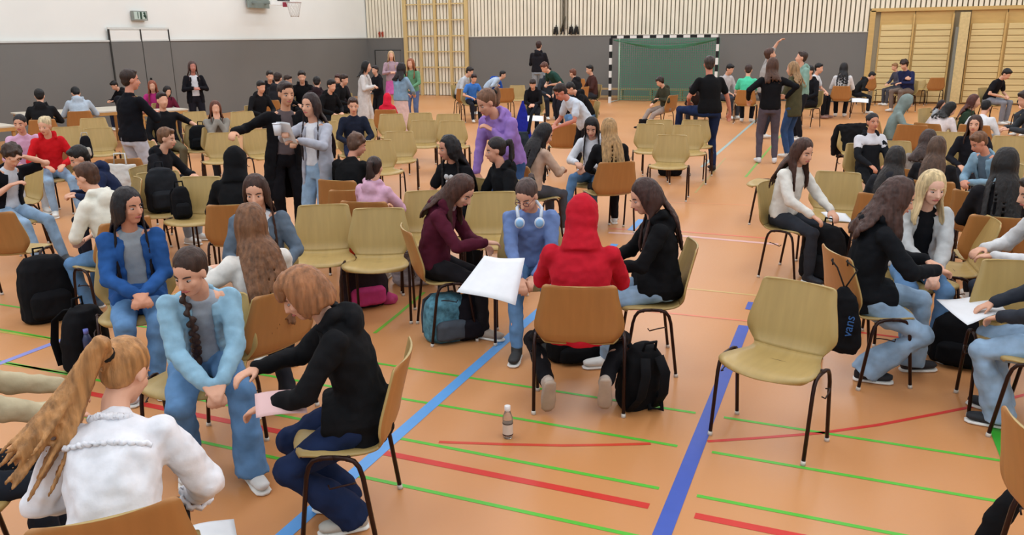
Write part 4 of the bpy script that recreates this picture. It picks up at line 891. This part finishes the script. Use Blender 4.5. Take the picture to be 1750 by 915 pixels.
# ================================================================ EMPTY CHAIRS
near = chair(V(-.234, 4.228, 0)-rz((0, 0, 0), 0), math.atan2(.314, -.949), 'empty plywood chair standing alone on the blue line')
EC = [
 (648, 356, -8, 'empty plywood chair with schoolbag beneath, left of maroon sweater'), (553, 350, -6, 'empty plywood chair just left of the one above the schoolbag'),
 (600, 326, 172, 'brown backed plywood chair with orange pouch on its seat'), (731, 326, 2, 'plywood chair facing camera left behind the maroon sweater'),
 (842, 328, 2, 'empty plywood chair between maroon sweater and headphones'),
 
 (345, 302, -22, 'empty plywood chair with pale seat right of denim jacket'), (268, 294, 6, 'plywood chair with dark backpack behind the denim jacket'),
 (379, 227, -8, 'plywood chair behind the black raised hood'), (435, 222, 25, 'plywood chair at elbow of the long black coat'),
 (413, 191, 6, 'plywood chair against gap left of the long black coat'), (340, 213, -5, 'plywood chair carrying the black backpack in left middle'), (332, 191, 0, 'plywood chair right of black t-shirt arm'),
 (113, 217, 0, 'plywood chair right of the bright red sweater'), (158, 202, 2, 'rear one of two plywood chairs left of standing man'),
 (166, 219, 2, 'front one of two plywood chairs left of standing man'), (236, 243, 10, 'pale plywood chair right of the standing man'),
 (208, 272, 160, 'brown backed chair with the white tote bag'), (66, 283, -70, 'plywood chair in front of the bright red sweater'), 
 (555, 208, 12, 'plywood chair just right of the pale blazer'), (586, 196, 4, 'plywood chair behind the blazer row, left of small child'), (617, 204, 0, 'plywood chair below the small child with brown hair'),
 (643, 240, 12, 'plywood chair directly right of the tousled hair'), (668, 195, 6, 'plywood chair in front of the child in red'), (718, 193, 0, 'rear plywood chair left of the lilac jacket'),
 (724, 206, 0, 'plywood chair just before the rear one left of lilac jacket'), (682, 225, -4, 'empty plywood chair centred before the long black curls'), (766, 195, 2, 'plywood chair behind shoulder of lilac jacket'),
 (772, 207, 2, 'plywood chair touching the lilac jacket sleeve'),
 (1149, 231, -6, 'frontmost empty plywood chair left of black polo'), (1112, 212, 2, 'plywood chair left in the cluster by black polo'), (1127, 205, 4, 'rear plywood chair in the cluster by black polo'),
 (1174, 214, 6, 'plywood chair half hidden in the cluster by black polo'), (1188, 205, 4, 'plywood chair under the raised foot of black polo'), (963, 213, 175, 'plywood chair behind the very long black hair'),
 (884, 146, 0, 'plywood chair near the far grey wall, centre'), (866, 151, -160, 'brown backed chair before the far wall, centre'), (793, 152, 165, 'brown backed chair below the blue top'),
 (988, 135, 172, 'brown backed chair left of the brown sweater'), (1001, 172, -165, 'brown backed chair right of the bent white t-shirt'),
 (1434, 294, -6, 'empty green tinged chair beside the white knitted sweater'), 
 (1484, 133, 180, 'empty brown backed chair by the padding edge'), (1549, 133, 176, 'brown backed chair behind navy sweater'), (1568, 130, 10, 'dark chair right of the navy sweater'), (1603, 133, -160, 'lone brown chair before the slatted cupboard'),
 (1559, 214, 175, 'brown backed chair under the grey green hood'), (1526, 241, 5, 'plywood chair in front of the grey green hood'), (1625, 226, 5, 'plywood chair below the bent white sweater'),
 (1728, 233, 5, 'plywood chair below charcoal hoodie'), (1664, 330, 150, 'brown backed chair between blond hair and black waves'), (1706, 378, -75, 'plywood chair edge behind the blond hair'),
 (1742, 446, 16, 'plywood chair behind light jeans at right edge'), (1458, 216, 24, 'chair draped with the black jacket beside smiling person'),
 (1757, 738, 125, 'brown backed chair cut by the lower right corner'), (-24, 365, 150, 'chair at the far left edge, low seat'),
]
CH_ = {}; q_ = at(1312, 378); chair(q_, rotz_for(q_, -90), 'plywood chair half hidden behind the white knitted sweater')
for x_, y_, p_, l_ in EC: CH_[l_] = chair_px(x_, y_, p_, l_)
# ================================================================ TABLES
def table(x0, y0, x1, y1, lab, dpt=.8, col='#c9bfae'):
    a, b = at(x0, y0, .74), at(x1, y1, .74); L = np.linalg.norm((b-a)[:2]); an = math.atan2(b[1]-a[1], b[0]-a[0])
    c = (a+b)/2+rz((0, dpt/2, 0), an)
    t = empty('table', (c[0], c[1], 0), an, lab, 'table')
    mk('tabletop', MB().box((0, 0, .725), (L, dpt, .03)), mat('table_white', col, .45, var=.03, bump=0), t, smooth=False, bevel=.004)
    mk('edge_board', MB().box((0, -dpt/2+.015, .68), (L-.04, .03, .06)), mat('table_edge', '#b98a4f', .5), t, smooth=False)
    for sx in (-1, 1):
        for sy in (-1, 1): mk('leg', MB().box((sx*(L/2-.06), sy*(dpt/2-.06), .355), (.05, .05, .71)), mat('table_edge', '#b98a4f', .5), t, smooth=False)
    return t
table(-90, 224, 30, 214, 'long white topped table with wooden edge at the far left', .9)
table(44, 199, 232, 187, 'white topped table in front of the pale blue shirt', 1.3)
table(240, 192, 322, 186, 'short white topped table with wooden front by the wall', .6)
# ================================================================ BAGS, COATS, PAPER
p = at(88, 545); backpack(p, rotz_for(p, 10), 'big black backpack under the cream hooded sweater', '#121215', h=.52, w=.40, d=.26)
p = at(150, 628); backpack(p, rotz_for(p, 40), 'black rucksack with blue bottle standing left of braid', '#101013', h=.44, w=.30, d=.22, tilt=-6)
bt = empty('water_bottle', tuple(at(152, 600, .17)), 0, 'small blue capped bottle in the side of the rucksack', 'bottle')
mk('bottle_body', MB().loft([(0, 0, -.05), (0, 0, .08), (0, 0, .12)], [.028, .028, .014], 12), plain('bottle_blue', '#39405e', .3), bt); mk('cap', MB().loft([(0, 0, .12), (0, 0, .15)], [.016, .016], 10), plain('cap_blue', '#6f78c4', .4), bt)
p = at(1085, 690); backpack(p, rotz_for(p, -150), 'black rucksack leaning beside the red hoodie chair', '#111113', h=.42, w=.24, d=.20, tilt=14)
mk_loop = empty('strap_loop', tuple(at(1128, 700)), 0, 'black strap loop trailing from the rucksack by the red hoodie', 'strap')
mk('strap', MB().loft([(-.22, .1, .34), (-.08, .02, .22), (0, 0, .06), (.02, -.04, .02), (-.05, -.05, .02), (-.07, 0, .05), (-.06, .04, .2)], [(.016, .006)]*7, 8), cloth('#111113'), mk_loop)
p = at(985, 612); backpack(p, rotz_for(p, 20), 'black bag lying between the shoes of the red hoodie', '#0f0f11', h=.24, w=.42, d=.22)
pc = mat('camo_cloth', '#4f7f90', .85, var=.55, scale=22, bump=.2)
p = at(765, 578); backpack(p, rotz_for(p, 20), 'blue grey patterned bag under the maroon sweater', h=.34, w=.34, d=.24, pattern=pc, col2='#4a5058')
p = at(800, 575); backpack(p, rotz_for(p, 30), 'black floral bag right of the patterned blue one', '#17141a', h=.32, w=.26, d=.2)
p = at(624, 520); backpack(p, rotz_for(p, 15), 'dark schoolbag with pink piping beneath the empty chair', '#2c2226', '#c03f78', h=.36, w=.40, d=.26)
p = at(663, 518); tote(p, 0, 'small bright pink bag lying beside the schoolbag', '#c2497c', h=.09, w=.17, d=.13, handles=False)
zb = mat('striped_cloth', '#a9a6ac', .85, var=.30, scale=12, bump=.2, stretch=(1, 1, 3))
p = at(708, 484); tote(p, rotz_for(p, 10), 'grey white drawstring bag on the floor left of maroon sweater', h=.30, w=.40, d=.26, handles=False, m=zb)
sb = MB()
for k in range(4): sb.box((-.10+k*.045, .16, .14+.01*k), (.014, .012, .14), Ry(.25))
st_ = empty('bag_stripes', (p[0], p[1], 0), rotz_for(p, 10)); tag(st_, 'black striped flap of the grey white drawstring bag', 'cloth'); mk('stripe', sb, plain('black_cloth', '#17171a', .8), st_)
c3 = CH_['brown backed plywood chair with orange pouch on its seat']
q = W(c3, (.0, -.02, 0)); p = at(598, 436, .30); ob = tote((p[0], p[1]), rotz_for(p, 0), 'bright orange pouch behind the two empty chairs', '#e2502a', h=.30, w=.16, d=.10, handles=False, z=.25)
ob.location = (at(598, 440, .25)[0], at(598, 440, .25)[1], .25)
c8 = CH_['plywood chair with dark backpack behind the denim jacket']; q = W(c8, (0, .02, 0)); backpack(q, c8.rotation_euler[2], 'charcoal backpack standing on chair behind denim jacket', '#232529', h=.44, w=.32, d=.2, z=.452)
q = W(CH_['empty plywood chair with pale seat right of denim jacket'], (.12, .12, 0)); backpack((at(313, 372, .45)), rotz_for(at(313, 372, .45), 10), 'small black bag on the pale seat right of denim jacket', '#131316', h=.30, w=.18, d=.14, z=.452)
c = CH_['plywood chair carrying the black backpack in left middle']; q = W(c, (-.04, .04, 0)); backpack(q, c.rotation_euler[2], 'black backpack sitting on a chair in left middle', '#0f1114', h=.38, w=.38, d=.22, z=.452)
c = CH_['brown backed chair with the white tote bag']; q = W(c, (0, -.33, 0)); tote(q, c.rotation_euler[2], 'white canvas tote hanging behind brown backed chair', '#cfccc6', h=.34, w=.34, d=.10, z=.42)
c = CH_['front one of two plywood chairs left of standing man']; q = W(c, (.05, .08, 0)); backpack(at(150, 270, .45), c.rotation_euler[2], 'black bag with pale stripes before the standing man', '#15151a', '#b9b2a6', h=.32, w=.16, d=.14, z=.452)
p = at(193, 300); backpack(at(188, 285, .3), 0, 'dark bag on floor left of the pale trousers', '#131316', h=.3, w=.26, d=.2)
p = at(1022, 165); backpack(p, rotz_for(p, 100), 'round black backpack on the chair of brown sweater', '#17161a', h=.5, w=.42, d=.24, z=.35)
p = at(1145, 300, 0); tote(p, rotz_for(p, 0), 'low black bag under the frontmost empty chair', '#0e0e10', h=.16, w=.38, d=.2, handles=False)
p = at(1100, 227, 0); tote(p, rotz_for(p, -30), 'black coat trailing before the olive jacket person', '#131214', h=.30, w=.24, d=.2, handles=False)  # dark coat over the legs, modelled with the tote shape
p = at(885, 255, .9)
bg = tote(at(872, 262, .85), rotz_for(p, 0), 'dark slate shoulder bag carried by the lilac jacket', '#2b3238', h=.36, w=.46, d=.18, z=.72, handles=False)
mk('strap', MB().loft([(-.2, 0, .34), (-.24, -.06, .55), (-.30, -.02, .66)], [(.018, .006)]*3, 8), cloth('#22262c'), bg)
p = at(890, 215, .45); cn = MB().loft([(0, 0, 0), (0, 0, .12), (0, 0, .45), (.01, 0, .86)], [(.20, .14), (.20, .12), (.15, .09), (.02, .02)], 14)
bc = empty('folded_parasol', tuple(at(893, 212, .4)*V(1, 1, 0)), 0, 'pointed deep blue cloth standing before the black jacket', 'cloth'); mk('cloth_body', cn, cloth('#20288c'), bc, .014, 2, (.02, .08)); bc.name = 'blue_cloth'
p = at(853, 165); backpack(at(850, 150, .75), rotz_for(p, 160), 'bright blue backpack on the bent white shirt', '#2450a8', h=.5, w=.36, d=.2, z=.62, tilt=30)
p = at(1408, 478); backpack(at(1402, 478), rotz_for(p, -30), 'black sports bag on the floor behind the lone chair', '#141416', h=.5, w=.40, d=.24)
p = at(1640, 620); backpack(p, rotz_for(p, 0), 'black bag under the white sheet on the right', '#0f0f12', h=.34, w=.40, d=.24)
# drawstring bag hanging from a chair back
ck = [o for o in bpy.data.objects if o.get('label', '').startswith('plywood chair under the person with curly brown hair')][0]
dz = W(ck, (.27, -.285, .27))
ds = empty('drawstring_bag', tuple(dz), ck.rotation_euler[2]+R_(50), 'black drawstring bag with blue lettering hanging from chair back', 'bag')
mk('bag_body', MB().loft([(0, 0, 0), (0, 0, .04), (0, 0, .2), (0, 0, .34), (-.01, 0, .40)], [(.10, .05), (.125, .07), (.115, .065), (.07, .05), (.02, .02)], 16), cloth('#101114'), ds, .009, 2, (.02, .07))
mk('cord', MB().tube([(0, 0, .39), (-.06, .03, .50), (-.10, .04, .538), (-.10, .065, .540), (-.10, .08, .50)], .005, 6).tube([(0, 0, .39), (.05, .04, .50), (-.02, .06, .538), (-.02, .085, .540), (-.02, .10, .50)], .005, 6), plain('cord_black', '#1a1512', .8), ds)
def letters(txt, size, m, parent, loc, rot, name='lettering'):
    cu = bpy.data.curves.new(name, 'FONT'); cu.body = txt; cu.size = size; cu.extrude = .001; cu.align_x = 'CENTER'
    o = bpy.data.objects.new(name, cu); COL.objects.link(o); BAKEF.append(o); cu.materials.append(m); o.parent = parent; o.location = loc; o.rotation_euler = rot; return o
BAKEF = []
letters('vans', .075, plain('print_blue', '#2f5f9c', .6), ds, (.085, -.080, .19), (R_(90), R_(-85), R_(0)))
# coat over the chair at right edge corner
draped(CH_['brown backed chair cut by the lower right corner'], 'black jacket trailing from chair in the lower right corner', w=.2, back=.45) if False else None
p = at(1692, 945); tj = empty('jacket', (p[0], p[1], .1), 0, 'black coat sleeve hanging beside the lower right chair', 'jacket')
mk('jacket_body', MB().loft([(.18, .12, .30), (.10, .05, .22), (0, 0, .05), (-.04, -.04, -.08)], [(.03, .03), (.04, .035), (.05, .035), (.05, .03)], 12), cloth('#121214'), tj, .01, 2, (.02, .07))
draped(CH_['chair draped with the black jacket beside smiling person'], 'black jacket draped over chair left of smiling person', w=.225, front=.36, back=.44)
# papers and handheld things
def held(px, py, z, w_, h_, a, lab, **k): c = at(px, py, z); return sheet(c, a+rotz_for(c, 0), w_, h_, lab, **k)
def sheet4(cs, lab, col='#dfe0e2', cat='paper'):
    c = [at(*q) for q in cs]; n = 8; vs = []; m0 = sum(c)/4
    nn = nrm(np.cross(c[1]-c[0], c[3]-c[0]))
    for i in range(n+1):
        for j in range(n+1):
            u, v = i/n, j/n; vs.append(c[0]*(1-u)*(1-v)+c[1]*u*(1-v)+c[2]*u*v+c[3]*(1-u)*v+nn*.012*math.sin(4*u+2*v)-m0)
    k = len(vs); vs += [v-nn*.0012 for v in vs]; fs = []
    for i in range(n):
        for j in range(n): q = i*(n+1)+j; fs += [(q, q+1, q+n+2, q+n+1), (k+q, k+q+n+1, k+q+n+2, k+q+1)]
    bd = [(i*(n+1)) for i in range(n+1)]+[n*(n+1)+j for j in range(1, n+1)]+[i*(n+1)+n for i in range(n-1, -1, -1)]+[j for j in range(n-1, 0, -1)]
    for i in range(len(bd)): a_, b_ = bd[i], bd[(i+1) % len(bd)]; fs.append((a_, b_, k+b_, k+a_))
    o = mk('paper_sheet', MB().add(vs, fs), plain('paper', col, .8)); o.location = tuple(m0); return tag(o, lab, cat)
big = at(843, 480, .70); sheet4([(828, 437, .82), (897, 443, .80), (881, 523, .62), (780, 497, .68)], 'large white sheet held out by the maroon sweater')
held(480, 690, .66, .20, .14, 0, 'pink and white printed sheet held by copper haired person', tiltx=-20, col='#d9b3b0')
sheet4([(1600, 512, .57), (1690, 503, .57), (1722, 536, .57), (1654, 553, .57)], 'white sheet resting on knees in the right circle')
held(1432, 372, .52, .22, .30, .3, 'white sheet on the knees of white knitted sweater', tiltx=-4)
held(1632, 372, .52, .1, .1, .3, 'x', tiltx=-4) if False else None
held(585, 433, .5, .2, .16, 0, 'x') if False else None
held(915, 203, .62, .30, .2, 0, 'white sheet in front of the bent white t-shirt', tiltx=-25)
held(1001, 290, .62, .20, .15, 0, 'white note on the lap of straight black hair', tiltx=-8)
held(1470, 172, .40, .40, .25, 0, 'white sheets lying between the far brown chairs', tiltx=-20)
held(360, 911, .10, .20, .15, 0, 'corner of a white sheet at the lower edge', tiltx=0)
rb = find('standing in pale grey blazer holding papers'); Jb = KEEP['standing in pale grey blazer holding papers']
wr_ = Jb['arms'][1][2]; wl_ = Jb['arms'][-1][2]
cp = empty('paper_cup', tuple(W(rb, wr_+V(-.02, .11, .05))), 0, 'white paper cup held by the person in pale blazer', 'cup')
mk('cup_body', MB().loft([(0, 0, -.06), (0, 0, .05)], [.032, .042], 14), plain('paper_white', '#dcdce0', .6), cp); mk('rim', MB().tube([(.042*math.cos(t), .042*math.sin(t), .05) for t in np.linspace(0, 6.283, 17)], .004, 6), plain('paper_white', '#dcdce0', .6), cp)
sheet(W(rb, wl_+V(.04, .12, .08)), rotz_for(rb.location, -30), .15, .24, 'folded white papers held beside the paper cup', tiltx=62)
# bottle on the floor
p = at(868, 748); bt = empty('plastic_bottle', (p[0], p[1], 0), 0, 'clear plastic bottle with white cap standing on the floor', 'bottle')
mk('bottle_body', MB().loft([(0, 0, 0), (0, 0, .01), (0, 0, .12), (0, 0, .155), (0, 0, .165)], [.024, .028, .028, .016, .013], 18), mat('clear_plastic', '#e8e0d8', .12, var=0, bump=0, trans=.85), bt)
mk('label', MB().loft([(0, 0, .025), (0, 0, .088)], [.0288, .0288], 18, caps=False), plain('bottle_label', '#d7c8b8', .6), bt)
mk('label_edge', MB().loft([(0, 0, .020), (0, 0, .027)], [.0292, .0292], 18, caps=False).loft([(0, 0, .086), (0, 0, .091)], [.0292, .0292], 18, caps=False), plain('label_brown', '#3a211c', .6), bt)
mk('cap', MB().loft([(0, 0, .16), (0, 0, .163), (0, 0, .188), (0, 0, .19)], [.015, .0165, .0165, .013], 16), plain('cap_white', '#e6e2e0', .5), bt)
# headphones
ph = find('in blue top with headphones round the neck')
h = empty('headphones', tuple(ph.location), ph.rotation_euler[2], 'white and pale blue headphones resting round the neck', 'headphones')
hw = at(905, 378, .93)
hm, hb_ = plain('headphone_white', '#c9d3e0', .4), plain('headphone_blue', '#86b4dd', .4)
loc0 = rz(hw-V(*ph.location), -ph.rotation_euler[2]); cx0, cy0, cz0 = loc0
mk('headband', MB().tube([(cx0-.075, cy0-.02, cz0+.02), (cx0-.082, cy0-.08, cz0+.07), (cx0-.05, cy0-.15, cz0+.10), (cx0+.05, cy0-.15, cz0+.10), (cx0+.082, cy0-.08, cz0+.07), (cx0+.075, cy0-.02, cz0+.02)], .012), hm, h)
for sx in (-1, 1):
    e = mk('ear_cup', MB().ball((cx0+sx*.065, cy0+.01, cz0-.01), (.034, .022, .038)), hm, h); mk('cup_face', MB().ball((cx0+sx*.065, cy0+.028, cz0-.01), (.025, .012, .028)), hb_, e)
# ponytail of the blouse person, flung to the left by the turn of the head
r1 = find('in white frilled blouse with long blond ponytail')

# white print on the black t-shirt
def on_chest(root_label, px, py, build, name, m):
    r = find(root_label); top = [c for c in r.children if c.name.split('.')[0] in ('t_shirt', 'coat', 'blouse')][0]
    return r, top
r2 = find('in black t-shirt with white print and long curls')
J2 = KEEP['in black t-shirt with white print and long curls']
c0 = J2['ch']*.45+J2['nb']*.55; fw = nrm(np.cross(J2['side'], J2['d3']))*-1
if fw[1] < 0: fw = -fw
c0 = c0+fw*.108*J2['s']-J2['d3']*.05
pr = MB()
for sx in (-1, 1):
    for dz_, ra in ((.022, .030), (-.026, .022)): pr.loft([c0+J2['side']*sx*.028+J2['d3']*dz_, c0+J2['side']*sx*.028+J2['d3']*dz_+fw*.012], [ra, ra*.8], 14)
mk('white_print', pr, plain('print_white', '#c9c9c9', .8), [c for c in r2.children if c.name.startswith('t_shirt')][0])
# frilled seams of the blouse
J1 = KEEP['in white frilled blouse with long blond ponytail']; bl = [c for c in r1.children if c.name.startswith('blouse')][0]
fr = MB(); sd, d3_, sc1 = J1['side'], J1['d3'], J1['s']; bk_ = J1['bn']
for row, (up_, wd_) in enumerate(((-.13, .15), (-.02, .075))):
    pts = []
    for k in range(41):
        t = -1+k/20; pts.append(J1['nb']+sd*wd_*t*sc1+bk_*((.118 if row == 0 else .075)*math.sqrt(max(0, 1-.75*t*t))+.006*math.sin(k*2.2))*sc1+d3_*(up_+.004*math.sin(k*1.7))*sc1)
    fr = MB().loft(pts, [.009 if row == 0 else .012]*41, 6, side=(0, 0, 1)); mk('frill', fr, cloth('#e3e2e6'), bl)
for sx in (1, -1):
    sh, el, wr = J1['arms'][sx]; ax = nrm(wr-el)
    for q in (.9, .98):
        fr = MB()
        c_ = el+(wr-el)*q; u_ = nrm(np.cross(ax, V(0, 0, 1))); v_ = np.cross(ax, u_)
        fr.loft([c_+(u_*math.cos(t)+v_*math.sin(t))*(.052+.006*math.sin(9*t)) for t in np.linspace(0, 6.283, 33)], [.009]*33, 6, side=(.2, .3, .9)); mk('cuff_frill', fr, cloth('#e3e2e6'), bl)
p = at(1462, 302); tote(p, rotz_for(p, 10), 'yellow bag on the floor under the striped jacket chair', '#b98a2c', h=.24, w=.36, d=.2)
# ================================================================ BAKE MODIFIERS AND TEXT
bpy.context.view_layer.update()
dg = bpy.context.evaluated_depsgraph_get()
new = [(o, bpy.data.meshes.new_from_object(o.evaluated_get(dg), depsgraph=dg)) for o in BAKE]
for o, me in new:
    o.modifiers.clear(); m = o.data.materials[0]; nm = o.data.name; o.data = me; me.name = nm
    if not me.materials: me.materials.append(m)
    for p in me.polygons: p.use_smooth = True
for o in list(BAKEF):
    me = bpy.data.meshes.new_from_object(o.evaluated_get(dg), depsgraph=dg)
    n = bpy.data.objects.new(o.name, me); COL.objects.link(n); n.parent = o.parent; n.location = o.location; n.rotation_euler = o.rotation_euler; n.name = 'lettering'
    bpy.data.objects.remove(o)
for l in [o for o in bpy.data.objects if o.parent is None and o.type in ('MESH', 'EMPTY') and 'category' not in o and 'kind' not in o]: print('UNTAGGED', l.name)
